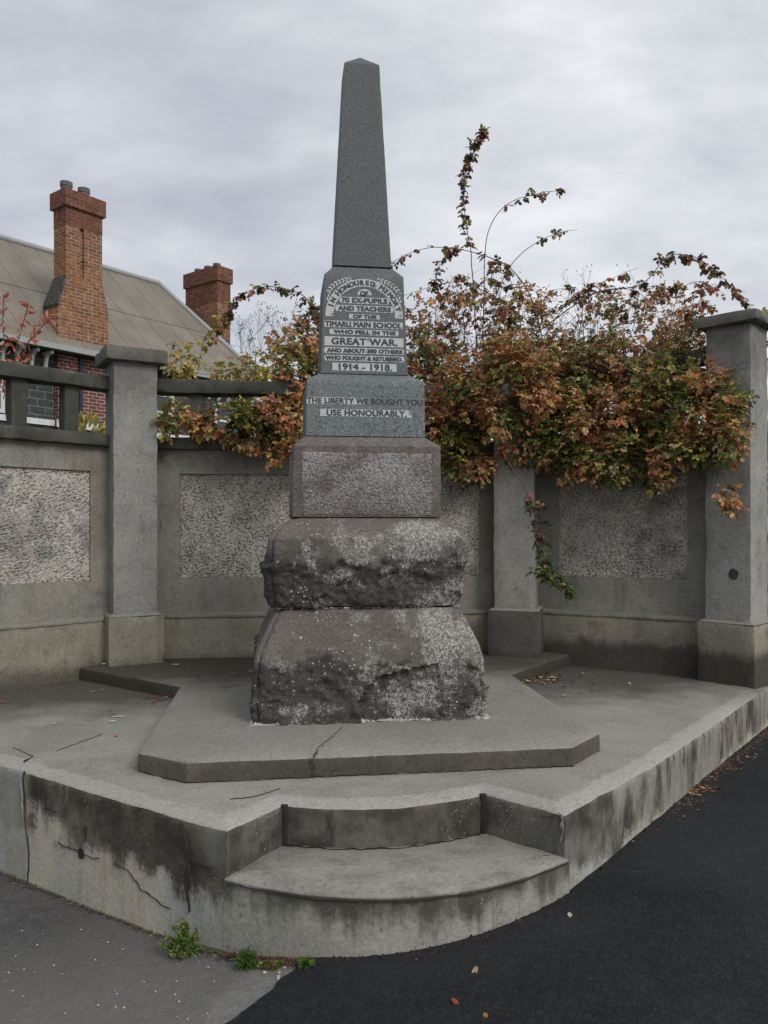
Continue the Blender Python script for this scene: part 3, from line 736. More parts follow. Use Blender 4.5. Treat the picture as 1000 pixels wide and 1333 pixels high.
# OF in its round-topped tab
T = face_T(zc(232)); w_ = .043
extrude_poly(gb, [(w_*math.cos(a)*(.98 if i else 1), -.013+.036*math.sin(a)) for i,a in enumerate([math.pi*k/12 for k in range(13)])], -.002, .0016, T @ Matrix.Translation((xc(428,232),0,0)))
vs, fs, h = text_mesh('OF', 25/PXM/.7, 46/PXM, .0023); T2 = T @ Matrix.Translation((xc(426,232),-.003,.0022)); gl.add([T2 @ v for v in vs], fs); gl.build('lettering', M['letter'], ins, FR, None); gb.build('inscription_band', M['band'], ins, FR, None); gb, gl = G(), G()
# arch band
C0 = (428, 372)
T = face_T(zc(C0[1])); r0, r1 = .176, .221; nA = 40
for i in range(nA):
    a, b = R(-2+184*i/nA), R(-2+184*(i+1)/nA); k1 = 1.03
    extrude_poly(gb, [(r0*math.cos(a)*k1,r0*math.sin(a)),(r1*math.cos(a)*k1,r1*math.sin(a)),(r1*math.cos(b)*k1,r1*math.sin(b)),(r0*math.cos(b)*k1,r0*math.sin(b))], -.002, .0016, T)
def arch(word, a0, a1):
    for i,ch in enumerate(word):
        an = R(a0+(a1-a0)*(i/(len(word)-1) if len(word) > 1 else 0)); r = .1985
        vs, fs, h = text_mesh(ch, (.046 if i == 0 else .039), None, .0023)
        T2 = T @ Matrix.Translation((r*1.03*math.cos(an), r*math.sin(an), .0022)) @ Matrix.Rotation(an-R(90), 4, 'Z')
        gl.add([T2 @ v for v in vs], fs)
    gl.build('lettering', M['letter'], ins, FR, None); gl.v.clear(); gl.f.clear()
arch('IN', 163, 153); arch('HONOURED', 138, 76); arch('MEMORY', 59, 14)
gb.build('inscription_band', M['band'], ins, FR, None)
for sgn in (1,-1):                             # laurel sprays in the upper corners
    g = G()
    for i in range(11):
        an = R(90+sgn*(18+5.0*i)); rr_ = .238+.018*math.sin(i/10*math.pi)
        for sd in (1,-1):
            c = Vector((rr_*math.cos(an)*1.0, rr_*math.sin(an)*.97, 0)); dirn = an+sgn*R(90)*1+sd*R(38)*-sgn
            L_, W_ = .021, .0045; c += Vector((math.cos(dirn), math.sin(dirn), 0))*.012
            if abs(c.x) > .215 or c.y > .325: continue
            pts = [(c.x+math.cos(dirn)*L_/2*math.cos(t)-math.sin(dirn)*W_*math.sin(t), c.y+math.sin(dirn)*L_/2*math.cos(t)+math.cos(dirn)*W_*math.sin(t)) for t in [2*math.pi*k/10 for k in range(10)]]
            extrude_poly(g, pts, -.001, .0014, T)
    g.build('laurel_spray', M['band'], ins, FR, None)
# pedestal lines
PY = lambda y: 2.137+(1078-y)/(1040/4.578*4.5455); k2 = 1040/4.578*4.5455; X0 = 434
gb, gl, gw = G(), G(), G()
T = ped_T(PY(871)); band(gw, T, (83-X0)/k2, (775-X0)/k2, 20/k2, 0, .0012)
vs, fs, h = text_mesh('THE LIBERTY WE BOUGHT YOU', 31/k2/.7, 685/k2, .0021); T2 = T @ Matrix.Translation(((428-X0)/k2,0,.0018)); gl.add([T2 @ v for v in vs], fs); gl.build('lettering', M['letter'], ped, FR, None); gl = G()
T = ped_T(PY(941)); band(gb, T, (163-X0)/k2, (706-X0)/k2, 21/k2, 0, .0012)
vs, fs, h = text_mesh('USE HONOURABLY.', 34/k2/.7, 474/k2, .0021); T2 = T @ Matrix.Translation(((438-X0)/k2,0,.0018)); gl.add([T2 @ v for v in vs], fs)
gw.build('worn_inscription_band', M['bandworn'], ped, FR, None); gb.build('inscription_band', M['band'], ped, FR, None); gl.build('lettering', M['letter'], ped, FR, None)

FR = FR_T
# ------------------------------------------------------------------ pillars
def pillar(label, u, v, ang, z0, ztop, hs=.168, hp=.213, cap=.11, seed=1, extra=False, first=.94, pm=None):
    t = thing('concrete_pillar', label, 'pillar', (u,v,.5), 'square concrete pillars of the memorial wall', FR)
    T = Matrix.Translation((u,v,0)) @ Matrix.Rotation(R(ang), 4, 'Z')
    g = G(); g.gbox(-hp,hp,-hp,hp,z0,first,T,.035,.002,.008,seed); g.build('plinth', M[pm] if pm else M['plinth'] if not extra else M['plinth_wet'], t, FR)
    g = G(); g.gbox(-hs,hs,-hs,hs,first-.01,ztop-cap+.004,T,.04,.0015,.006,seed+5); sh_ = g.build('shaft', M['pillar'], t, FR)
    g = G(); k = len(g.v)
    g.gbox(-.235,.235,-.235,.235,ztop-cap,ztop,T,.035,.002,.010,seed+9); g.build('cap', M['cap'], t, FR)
    g = G(); prof = [(first,hp-.01),(first+.018,hs+.008)]
    vs = []
    for z,w in prof:
        for x,y in ((-1,-1),(1,-1),(1,1),(-1,1)): vs.append(T @ Vector((x*w,y*w,z)))
    g.add(vs, [(i,(i+1)%4,4+(i+1)%4,4+i) for i in range(4)]+[(4,5,6,7)]); g.build('plinth_weathering', M['plinth'], t, FR, 30)
    return t, T
pillar('square pillar between the leftmost wall bay and the long wall behind the obelisk', -1.674, 1.615, 22, .44, 3.0, seed=1)
pillar('pillar half hidden by rose just right of the obelisk', 1.455, 1.60, -24, .44, 3.0, seed=2, pm='plinth_dark')
ep, ET = pillar('taller end pillar at far right with round hole low on its face', 2.895, .715, -53, .40, 3.19, cap=.085, seed=3, extra=True, first=.915)
pillar('end pillar beyond the leftmost wall bay', -3.10, .60, 50, .40, 3.1, seed=4)
g = G(); pts = []                              # knocked-out round hole in the end pillar
for i in range(18):
    a = 2*math.pi*i/18; r = .036*(1+.18*noise.noise(Vector((math.cos(a)*1.5,math.sin(a)*1.5,2)))); pts.append(ET @ Vector((.045+r*math.cos(a), -.1715, 1.275+r*math.sin(a)*1.1)))
g.add(pts, [tuple(range(18))]); g.build('round_hole', simple('hole_fill', (.055,.055,.055), .95, .3), ep, FR)

# ------------------------------------------------------------------ wall bays
def bay(name, label, A, ang, t0, t1, panel, z_low, rail, balus, seed, base=.45, plm='plinth'):
    """A: start of the upper wall face, ang: direction of the run; local x along, y outwards(-) to back(+)"""
    T = Matrix.Translation((*A,0)) @ Matrix.Rotation(R(ang), 4, 'Z')
    c = T @ Vector(((t0+t1)/2, .1, base))
    t = thing(name, label, 'wall', c, 'bays of the concrete memorial wall', FR)
    g = G(); g.gbox(t0,t1,-.055,.2,base-.1,.905,T,.045,.003,.010,seed); g.build('plinth', M[plm], t, FR)
    g = G(); vs = []
    n_ = int((t1-t0)/.04); rows_ = [(-.053,.893),(-.060,.897),(-.062,.914),(-.052,.925),(.004,.938)]
    for i in range(n_+1):
        x = t0+(t1-t0)*i/n_
        for y_,z_ in rows_: q = Vector((x*9+seed,y_*20,z_*9)); g.v.append(T @ Vector((x, y_+.004*noise.noise(q), z_+.003*noise.noise(q*1.7))))
    for i in range(n_):
        for j in range(4): a = i*5+j; g.f.append((a,a+5,a+6,a+1))
    g.build('plinth_ledge', M['ledge'], t, FR, 50)
    pa, pb = panel; p0, p1 = 1.212, 2.056; zt = 2.26
    g = G()
    X_ = sorted(set([t0+(pa-t0)*k/6 for k in range(7)]+[pa+(pb-pa)*k/max(2,int((pb-pa)/.045)) for k in range(max(2,int((pb-pa)/.045))+1)]+[pb+(t1-pb)*k/6 for k in range(7)]))
    Z_ = sorted(set([.92+(p0-.92)*k/6 for k in range(7)]+[p0+(p1-p0)*k/18 for k in range(19)]+[p1+(zt-p1)*k/5 for k in range(6)]))
    ins_ = lambda x, z: pa+1e-4 < x < pb-1e-4 and p0+1e-4 < z < p1-1e-4
    nz_ = len(Z_)
    def fp(x, z, y=0):
        q = Vector((x*1.0+seed, 0, z)); d = noise.noise(q*5)*.002+noise.noise(q*22)*.0015
        return T @ Vector((x+noise.noise(q*19)*.002, y+d, z+noise.noise(q*17+Vector((3,0,0)))*.002))
    for x in X_:
        for z in Z_: g.v.append(fp(x, z))
    for a in range(len(X_)-1):
        for b in range(nz_-1):
            if not ins_((X_[a]+X_[a+1])/2, (Z_[b]+Z_[b+1])/2): k = a*nz_+b; g.f.append((k,k+nz_,k+nz_+1,k+1))
    ia, ib = min(range(len(X_)), key=lambda k: abs(X_[k]-pa)), min(range(len(X_)), key=lambda k: abs(X_[k]-pb)); ja, jb = min(range(nz_), key=lambda k: abs(Z_[k]-p0)), min(range(nz_), key=lambda k: abs(Z_[k]-p1))
    loop = [(i_,ja) for i_ in range(ia,ib)]+[(ib,j_) for j_ in range(ja,jb)]+[(i_,jb) for i_ in range(ib,ia,-1)]+[(ia,j_) for j_ in range(jb,ja,-1)]
    k0 = len(g.v)
    for i_,j_ in loop: g.v.append(fp(X_[i_], Z_[j_], .045))
    for m_ in range(len(loop)):
        (i1,j1),(i2,j2) = loop[m_], loop[(m_+1)%len(loop)]; g.f.append((i1*nz_+j1, k0+m_, k0+(m_+1)%len(loop), i2*nz_+j2))
    g.box(t0,t1,.05,.18,.92,zt,T)
    g.build('wall_frame', M['wall'], t, FR)
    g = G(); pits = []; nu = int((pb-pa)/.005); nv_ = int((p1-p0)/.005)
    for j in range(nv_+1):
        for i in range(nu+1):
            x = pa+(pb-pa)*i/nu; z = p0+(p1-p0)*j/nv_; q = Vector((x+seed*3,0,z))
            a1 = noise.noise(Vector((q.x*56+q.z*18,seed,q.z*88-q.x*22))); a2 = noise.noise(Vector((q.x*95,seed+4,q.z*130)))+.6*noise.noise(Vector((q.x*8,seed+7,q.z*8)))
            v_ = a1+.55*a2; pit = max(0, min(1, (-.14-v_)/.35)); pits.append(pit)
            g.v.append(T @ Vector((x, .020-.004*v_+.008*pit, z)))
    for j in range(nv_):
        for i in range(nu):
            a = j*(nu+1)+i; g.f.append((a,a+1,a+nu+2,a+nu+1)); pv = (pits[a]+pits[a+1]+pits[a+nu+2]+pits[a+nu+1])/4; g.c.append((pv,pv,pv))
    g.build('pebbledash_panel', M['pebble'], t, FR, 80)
    g = G(); g.gbox(t0,t1,-.07,.20,2.247,2.345,T,.04,.002,.009,seed+6); g.build('lower_rail', M['rail'], t, FR)
    r0, r1 = rail
    g = G(); g.gbox(t0,t1,-.05,.15,r0,r1,T,.035,.0025,.010,seed+7); g.build('upper_rail', M['rail'], t, FR)
    for b in balus:
        g = G(); g.gbox(b-.057,b+.057,0,.11,2.343,r0+.003,T,.05,.002,.006,seed+8+b); g.build('baluster', M['rail'], t, FR)
    return t, T
s_, c_ = math.sin(R(38.5)), math.cos(R(38.5))
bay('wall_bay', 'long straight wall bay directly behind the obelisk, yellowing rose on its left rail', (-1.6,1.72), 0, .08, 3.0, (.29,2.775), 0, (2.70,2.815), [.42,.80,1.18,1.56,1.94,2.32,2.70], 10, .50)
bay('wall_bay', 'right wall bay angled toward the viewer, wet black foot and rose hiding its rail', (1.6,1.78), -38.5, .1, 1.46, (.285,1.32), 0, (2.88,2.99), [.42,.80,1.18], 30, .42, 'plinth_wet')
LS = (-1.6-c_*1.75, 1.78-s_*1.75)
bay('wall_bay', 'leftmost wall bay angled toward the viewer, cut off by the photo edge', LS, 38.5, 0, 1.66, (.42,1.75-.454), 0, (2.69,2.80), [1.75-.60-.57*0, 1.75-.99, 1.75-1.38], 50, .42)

# ------------------------------------------------------------------ leaves
def hsv(h, s, v):
    import colorsys
    return colorsys.hsv_to_rgb(h % 1, s, v)
PAL = {'tan': (.40,.27,.17), 'green': (.11,.15,.042), 'dkgreen': (.05,.078,.03), 'olive': (.22,.20,.055), 'yellow': (.42,.33,.09), 'orange': (.44,.215,.09), 'rust': (.31,.16,.08), 'red': (.33,.09,.055), 'brown': (.16,.085,.045), 'purple': (.08,.045,.045), 'pinkish': (.42,.22,.15)}
def pick(r, w):
    ks = list(w); x = r.random()*sum(w.values())
    for k in ks:
        x -= w[k]
        if x <= 0: break
    c = PAL[k]; j = r.uniform(1.0,2.1); return tuple(max(.003, v*j*r.uniform(.88,1.12)) for v in c)
def leaflet(g, base, d, up, L, W, col, fold=.35):
    d = d.normalized(); s = d.cross(up)
    if s.length < 1e-5: s = Vector((1,0,0))
    s.normalize(); n = s.cross(d)
    k = len(g.v)
    g.v += [base, base+d*L*.26+s*W*.46+n*W*fold*.5, base+d*L*.74+s*W*.46+n*W*fold*.45, base+d*L-n*L*.10, base+d*L*.74-s*W*.46+n*W*fold*.45, base+d*L*.26-s*W*.46+n*W*fold*.5, base+d*L*.5]
    g.f += [(k,k+1,k+6),(k+1,k+2,k+6),(k+2,k+3,k+6),(k+3,k+4,k+6),(k+4,k+5,k+6),(k+5,k,k+6)]; g.c += [col]*6
def compound(g, r, p, d, L, pal, size=.04, n=5, droop=.3):
    """a rose leaf: leaflets in pairs on a thin stalk"""
    d = (d+Vector((0,0,-droop))).normalized(); side = d.cross(Vector((r.uniform(-.5,.5),r.uniform(-.5,.5),1))).normalized(); up = side.cross(d)
    base = pick(r, pal); sz = size*r.uniform(.7,1.25)
    k = len(g.v); e = p+d*L; w = side*.0012
    g.v += [p-w, p+w, e+w*.5, e-w*.5]; g.f.append((k,k+1,k+2,k+3)); g.c.append((.12,.06,.04))
    def cc(): j = r.uniform(.7,1.3); return tuple(v*j for v in (base if r.random() < .75 else pick(r, pal)))
    for i in range((n-1)//2):
        q = p+d*L*(.35+.5*i/max(1,(n-1)//2-1) if n > 3 else .6)
        for sg in (1,-1):
            dd = (side*sg+d*.5+Vector((0,0,-.25))+Vector((r.uniform(-.3,.3),r.uniform(-.3,.3),r.uniform(-.3,.3))))
            leaflet(g, q, dd, up+side*r.uniform(-.6,.6), sz*.85, sz*.66, cc(), r.uniform(.1,.5))
    leaflet(g, e, d+Vector((r.uniform(-.2,.2),r.uniform(-.2,.2),-.2)), up, sz, sz*.74, cc(), r.uniform(.1,.5))
def rv(r): 
    v = Vector((r.gauss(0,1), r.gauss(0,1), r.gauss(0,1))); return v.normalized()
AUT = {'green':1.8,'dkgreen':1.2,'olive':2.8,'yellow':1.1,'orange':2.6,'rust':2.3,'red':.15,'brown':.8,'pinkish':1.0,'tan':2.6}
GRN = {'green':3,'dkgreen':2.5,'olive':3,'yellow':.7,'orange':.4,'tan':.9}
ORG_ = {'olive':1.4,'yellow':1.2,'orange':3.6,'rust':2.8,'red':.3,'pinkish':1.4,'tan':1.8,'green':.6}
DRK = {'purple':2.6,'brown':2.2,'dkgreen':1.2,'olive':.9,'rust':.8}
YEL = {'yellow':3,'olive':3,'green':1.2,'orange':.6}
def blob(g, r, px, py, d, rx, ry, rd, n, pal=None, size=.038, fill=.5, seed=0):
    """leaves in and around an ellipsoid centred where the photo shows the mass, radii in photo pixels and metres"""
    c = at(px, py, d); ax = rx*d/F; az = ry*d/F; made = 0; tries = 0
    while made < n and tries < n*8:
        tries += 1; u = rv(r); rad = r.random()**fill*(1+.18*noise.noise(u*2.5+Vector((px*.01,py*.01,0))))
        p = c+Vector((u.x*ax*rad, u.y*rd*rad, u.z*az*rad))
        if noise.noise(p*4.5+Vector((seed,0,0))) < -.12: continue          # gaps
        t = noise.noise(p*3.3+Vector((0,seed,4))); t2 = noise.noise(p*8+Vector((3,1,seed)))
        pl = pal or (ORG_ if t+.5*t2 > .18 else GRN if t+.5*t2 < -.06 else AUT)
        dd = (u*1.0+rv(r)*.9+Vector((0,-.25,-.15))).normalized()
        compound(g, r, p, dd, .05*r.uniform(.6,1.1), pl, size, 5 if r.random() < .6 else 3, .35); made += 1
def spline(pts, n=12):
    out = []; P_ = [pts[0]]+list(pts)+[pts[-1]]
    for i in range(1, len(P_)-2):
        a,b,c,d = P_[i-1],P_[i],P_[i+1],P_[i+2]
        for k in range(n):
            t = k/n; out.append(.5*((2*b)+(c-a)*t+(2*a-5*b+4*c-d)*t*t+(3*b-a-3*c+d)*t**3))
    out.append(pts[-1]); return out
def cane(gs, gl, r, path, rad=.005, lv=(0,1), dens=30, pal=DRK, size=.043, n=5, droop=.5, L=.05):
    pts = spline([at(*p) for p in path]); 
    pts = [p+Vector(noise.noise_vector(p*9))*.006 for p in pts]
    gs.tube(pts, lambda t: rad*(1-.7*t), 5)
    m = len(pts)-1
    total = sum((pts[i+1]-pts[i]).length for i in range(m))
    for i in range(int(total*(lv[1]-lv[0])*dens)):
        t = lv[0]+(lv[1]-lv[0])*r.random(); f_ = t*m; a = min(m-1, int(f_)); p = pts[a].lerp(pts[a+1], f_-a)
        tang = (pts[a+1]-pts[a]).normalized()
        compound(gl, r, p, tang*.4+rv(r)*.9, L*r.uniform(.5,1.1), pal, size*r.uniform(.75,1.15), n if r.random() < .6 else 3, droop)
    return pts
def twig(gs, r, p, d, L, rad=.0025, depth=2, hips=True):
    pts = [p]; 
    for i in range(5): d = (d+rv(r)*.22+Vector((0,0,.05))).normalized(); pts.append(pts[-1]+d*L/5)
    gs.tube(pts, lambda t: rad*(1-.6*t), 4)
    if depth > 0:
        for i in (2,3,4):
            if r.random() < .75: twig(gs, r, pts[i], (d+rv(r)*.8).normalized(), L*.5, rad*.6, depth-1, hips)
    elif hips and r.random() < .8:
        c = pts[-1]; s = .006
        gs.add([c+Vector(v)*s for v in ((1,0,0),(-1,0,0),(0,1,0),(0,-1,0),(0,0,1.2),(0,0,-1.2))], [(0,2,4),(2,1,4),(1,3,4),(3,0,4),(2,0,5),(1,2,5),(3,1,5),(0,3,5)])

rr = random.Random(21)
rose = thing('rose_bush', 'huge climbing rose in orange and green autumn leaf spilling over wall right of obelisk', 'shrub', (1.9,7.4,.4))
gl, gs, gr = G(), G(), G()
# (px,py,depth,rx,ry,rdepth,n)
BL = [(575,440,7.1,48,52,.35,330),(560,510,6.95,42,55,.3,330),(600,560,6.75,55,48,.28,420),(610,600,6.55,35,30,.18,150),(650,500,6.85,60,60,.32,520),
      (640,430,7.1,60,45,.35,330),(710,520,6.7,60,55,.33,560),(690,570,6.55,50,38,.25,300),(700,440,7.0,60,45,.4,330),(760,480,6.7,60,50,.4,480),
      (770,560,6.35,60,50,.32,560),(735,600,6.3,28,28,.18,120),(800,600,6.15,50,34,.24,270),(855,612,6.0,24,26,.16,95),(840,520,6.25,65,60,.38,680),
      (815,440,6.7,55,45,.4,330),(880,470,6.4,45,45,.35,300),(880,430,6.7,40,35,.3,170),(910,540,5.95,50,45,.25,430),(945,560,5.72,28,42,.15,170),
      (900,585,5.9,50,22,.2,180),(865,400,6.8,45,28,.3,100),(780,395,6.9,50,22,.3,110),(680,395,7.1,40,25,.3,110),(960,520,5.75,14,18,.1,30),(930,470,6.2,18,22,.2,55),
      (540,570,6.7,25,35,.2,140),(545,420,7.2,20,35,.25,110)]
BL += [(665,470,6.2,45,40,.14,230),(650,530,6.2,45,40,.16,240),(610,500,6.4,45,45,.15,180),(575,540,6.5,35,50,.15,150),(700,500,6.25,50,45,.16,220),(925,500,5.9,24,36,.12,110)]
UP = {'purple':1,'pinkish':1.6,'rust':2,'orange':1.6,'olive':1.8,'green':1,'brown':1}
for i,(px,py,d,rx,ry,rd,n_) in enumerate(BL): blob(gl, rr, px, py, d, rx, ry, rd, int(n_*(2.2 if py > 455 else .9)), UP if py < 425 else None, seed=3, size=.033)
for px,py,d,rx,ry in ((580,540,7.25,60,50),(650,520,7.3,50,50),(720,500,7.2,60,50),(790,490,7.0,60,50),(860,490,6.9,50,45),(760,540,7.0,70,40),(850,540,6.7,60,40),(560,480,7.3,35,60)): blob(gl, rr, px, py, d, rx, ry, .22, 260, {'dkgreen':3,'green':2,'olive':1.2,'brown':1}, .05, seed=5)
blob(gl, rr, 946, 640, 5.62, 12, 16, .06, 26, ORG_); blob(gl, rr, 958, 668, 5.6, 15, 14, .06, 30, {'olive':2,'orange':2,'green':2,'red':.6})
UP_ = {'purple':1.4,'pinkish':1.4,'rust':2,'orange':1,'olive':1,'brown':1.5}
CN = [([(622,480,7.0),(618,400,7.0),(613,330,6.95),(603,255,6.9),(612,200,6.9),(632,168,6.9)],(.42,1),95,DRK,.006),
      ([(628,480,6.9),(630,390,6.9),(634,310,6.85),(658,268,6.8),(700,252,6.75),(735,248,6.7)],(.55,.93),34,DRK,.0055),
      ([(640,400,6.9),(662,350,6.85),(692,320,6.8),(724,304,6.75),(752,299,6.7)],(.5,1),30,DRK,.0045),
      ([(708,450,6.8),(690,385,6.8),(665,350,6.85),(630,333,6.9),(580,322,6.9),(540,327,6.9),(505,345,6.9)],(.3,1),36,DRK,.006),
      ([(690,420,6.9),(640,385,6.9),(605,368,6.9),(565,372,6.9),(520,387,6.95)],(.1,.9),30,{'rust':1,'purple':2,'brown':1,'orange':.6},.005),
      ([(690,470,6.7),(740,392,6.7),(775,372,6.7),(830,348,6.7)],(.3,.95),40,DRK,.005),
      ([(690,440,6.6),(770,384,6.6),(835,370,6.6),(870,334,6.55),(908,336,6.5),(945,366,6.4),(978,402,6.3)],(.3,1),55,DRK,.0055),
      ([(700,416,6.7),(745,392,6.7),(795,376,6.7),(840,380,6.7)],(.1,1),34,{'purple':2,'rust':1,'pinkish':.5},.0045),
      ([(880,500,6.3),(905,470,6.2),(935,430,6.2),(945,412,6.2),(985,408,6.2)],(.5,1),25,DRK,.004),
      ([(655,395,6.9),(640,360,6.9),(650,345,6.9),(663,352,6.9)],(.1,1),40,AUT,.004),
      ([(590,440,7.0),(572,385,7.0),(570,350,7.0),(590,325,7.0)],(.1,1),75,DRK,.005),
      ([(760,470,6.5),(800,420,6.5),(850,380,6.5),(882,372,6.5)],(.3,1),45,DRK,.004),
      ([(860,480,6.3),(890,440,6.3),(905,385,6.3),(915,375,6.3)],(.3,1),50,{'purple':1.5,'brown':1,'rust':1},.004),
      ([(820,510,6.0),(880,490,5.8),(935,510,5.65),(965,525,5.6)],(.2,1),34,ORG_,.005)]
for i,(path,lv,dens,pal,rad) in enumerate(CN): cane(gr if i in (3,4,5,13) else gs, gl, rr, path, rad, lv, dens*.75, pal)
for k in range(26):                            # loose arching shoots breaking the outline
    px = rr.uniform(570,905); py = rr.uniform(400,450); d = 7.0-(px-560)/340*.9; sg = rr.choice((-1,1)); h = rr.uniform(20,62); w_ = rr.uniform(15,60)
    cane(gr if k%3 == 0 else gs, gl, rr, [(px,py+30,d),(px+sg*w_*.25,py-h*.55,d),(px+sg*w_*.7,py-h,d-.05),(px+sg*w_*1.3,py-h*rr.uniform(.4,.95),d-.1)], .0035, (.25,1), rr.uniform(14,40), rr.choice((DRK,UP_,AUT)), .034)
hang = [(655,590,6.15),(668,612,6.1),(690,650,6.05),(703,700,6.0),(711,738,6.0),(728,755,6.0),(748,770,6.0)]
cane(gr, gl, rr, hang, .006, (.30,.8), 75, {'dkgreen':3,'brown':2,'purple':1.5,'red':.6}, .042, 5, .6, .07)
cane(gs, gl, rr, hang[3:], .0035, (.25,1), 120, {'dkgreen':3,'green':2.5,'olive':1.5,'brown':.8}, .036, 5, .5, .07)
blob(gl, rr, 712, 745, 6.0, 24, 16, .07, 34, {'dkgreen':3,'green':2,'olive':1.5}); blob(gl, rr, 705, 690, 6.0, 14, 32, .05, 18, {'dkgreen':3,'brown':2,'purple':2})
for k in range(70):                            # bare twigs and hips above the mass
    px = rr.uniform(560, 900); py = rr.uniform(420, 500); twig(gs, rr, at(px, py, rr.uniform(6.5,7.0)), Vector((rr.uniform(-.5,.5), rr.uniform(-.3,.3), 1)).normalized(), rr.uniform(.25,.55))
for k in range(60):
    px = rr.uniform(560, 930); py = rr.uniform(440, 590); twig(gr, rr, at(px, py, 6.5 if px < 800 else 6.1), rv(rr), rr.uniform(.2,.5), .003, 1, False)
for k in range(12):                            # main stems rising behind the wall
    a = at(560+k*30, 560, 7.25-.06*k); b = Vector((1.2+k*.14, 7.3-.03*k, .4)); gs.tube(spline([b, b.lerp(a,.5)+rv(rr)*.12, a]), .010, 6)
for k in range(12):
    px = rr.uniform(900, 975); twig(gs, rr, at(px, rr.uniform(590,620), 5.75), Vector((rr.uniform(-.6,.6),-.1,-1)), .22, .002, 1, False)
gl.build('foliage', M['leaf'], rose, smooth=None); gs.build('stem', M['cane'], rose, smooth=80); gr.build('red_cane', M['cane_red'], rose, smooth=80)

rose2 = thing('rose_bush', 'looser yellow-green rose over the rail between the left pillar and the obelisk', 'shrub', (-.9,7.3,.4))
gl, gs = G(), G(); rr = random.Random(5)
for px,py,d,rx,ry,rd,n_,pal in [(370,540,6.45,40,32,.22,260,None),(310,545,6.35,45,24,.2,200,None),(270,552,6.3,26,16,.14,70,ORG_),(385,500,6.7,28,45,.25,220,None),(385,450,6.9,35,30,.3,110,AUT),
      (345,480,6.85,40,28,.3,80,YEL),(238,470,6.75,24,24,.15,42,YEL),(228,540,6.35,22,20,.12,36,YEL),(215,550,6.3,12,18,.1,24,GRN),(362,590,6.25,14,20,.08,26,ORG_),(390,590,6.2,16,30,.1,46,AUT),(300,482,6.8,26,14,.2,30,YEL),
      (400,570,6.4,15,20,.1,40,GRN),(405,420,7.0,16,30,.2,50,DRK),(330,565,6.3,40,18,.12,110,None),(425,480,6.8,30,60,.25,200,None),(450,560,6.7,40,40,.25,200,GRN)]:
    blob(gl, rr, px, py, d, rx, ry, rd, int(n_*2.2), pal, .036, seed=8)
for path,lv,dens,pal,rad in [([(455,470,6.9),(430,430,6.9),(405,395,6.85),(385,380,6.85),(350,373,6.8),(318,382,6.8),(300,398,6.8),(288,425,6.8),(270,450,6.8)],(.2,1),52,DRK,.005),
      ([(232,500,6.7),(236,465,6.7),(228,445,6.7)],(.2,1),30,YEL,.003),([(255,495,6.7),(262,460,6.7),(272,430,6.7),(290,412,6.75)],(.2,1),40,YEL,.003),
      ([(330,500,6.8),(333,460,6.8),(325,430,6.8),(315,420,6.8)],(.4,1),6,YEL,.003),([(215,490,6.7),(250,485,6.6),(290,490,6.6)],(.0,1),10,YEL,.004),
      ([(425,440,6.9),(412,410,6.9),(405,392,6.9)],(.2,1),40,DRK,.003)]:
    cane(gs, gl, rr, path, rad, lv, dens, pal)
for k in range(34):
    px = rr.uniform(315, 425); twig(gs, rr, at(px, rr.uniform(440,480), 6.85), Vector((rr.uniform(-.5,.5),rr.uniform(-.3,.3),1)).normalized(), rr.uniform(.15,.38), .002)
for k in range(30): twig(gs, rr, at(rr.uniform(220,420), rr.uniform(520,570), 6.4), rv(rr), rr.uniform(.15,.4), .003, 1, False)
for k in range(8):
    a = at(250+k*25, 540, 6.95); b = Vector((-1.6+k*.2, 7.1, .4)); gs.tube(spline([b, b.lerp(a,.5)+rv(rr)*.1, a]), .008, 6)
gl.build('foliage', M['leaf'], rose2, smooth=None); gs.build('stem', M['cane'], rose2, smooth=80)

# red-leaved sapling at far left
sap = thing('sapling', 'thin shoots with bright red leaves above the leftmost rail', 'shrub', (-3.2,6.9,.4)); gl, gs = G(), G(); rr = random.Random(9)
for path in ([(15,520,6.6),(8,470,6.6),(4,420,6.6),(5,385,6.6)],[(15,520,6.6),(20,460,6.6),(32,415,6.6),(37,395,6.6)],[(18,500,6.6),(35,450,6.6),(55,425,6.6),(66,412,6.6)],[(10,500,6.6),(25,470,6.6),(40,465,6.6)],[(8,520,6.5),(5,500,6.5),(10,490,6.5)]):
    pts = spline([at(*p) for p in path]); gs.tube(pts, .004, 5)
    for i in range(6, len(pts), 1):
        for _ in range(1):
            dd = rv(rr)+Vector((0,0,.3)); leaflet(gl, pts[i]+rv(rr)*.015, dd, rv(rr), rr.uniform(.05,.085), .024, pick(rr, {'red':5,'pinkish':2,'olive':.4,'purple':1}), .3)
b = at(15,520,6.6); gs.tube([Vector((b.x,b.y,.4)), Vector((b.x+.03,b.y,1.5)), b], .01, 6)
gl.build('foliage', M['leaf'], sap, smooth=None); gs.build('stem', M['cane'], sap, smooth=80)
# small yellow-green shrub seen between the balusters
yb = thing('small_shrub', 'small yellow-green shrub seen between balusters beside the left pillar', 'shrub', (*at(113,550,8.5).xy,.4)); gl, gs = G(), G()
c = at(113,550,8.5)
for k in range(16): e = c+Vector((rr.uniform(-.15,.15),rr.uniform(-.1,.1),rr.uniform(-.15,.02))); gs.tube(spline([Vector((c.x,c.y,.4)), c+Vector((0,0,-.6)), e]), .005, 5)
for k in range(90): 
    u = rv(rr); u.z = abs(u.z); leaflet(gl, c+Vector((u.x*.13,u.y*.13,u.z*.17-.14)), u+Vector((0,0,.4)), rv(rr), .11, .03, pick(rr, {'olive':2,'yellow':2.5,'green':1}), .2)
gl.build('foliage', M['leaf'], yb, smooth=None); gs.build('stem', M['stem'], yb, smooth=80)

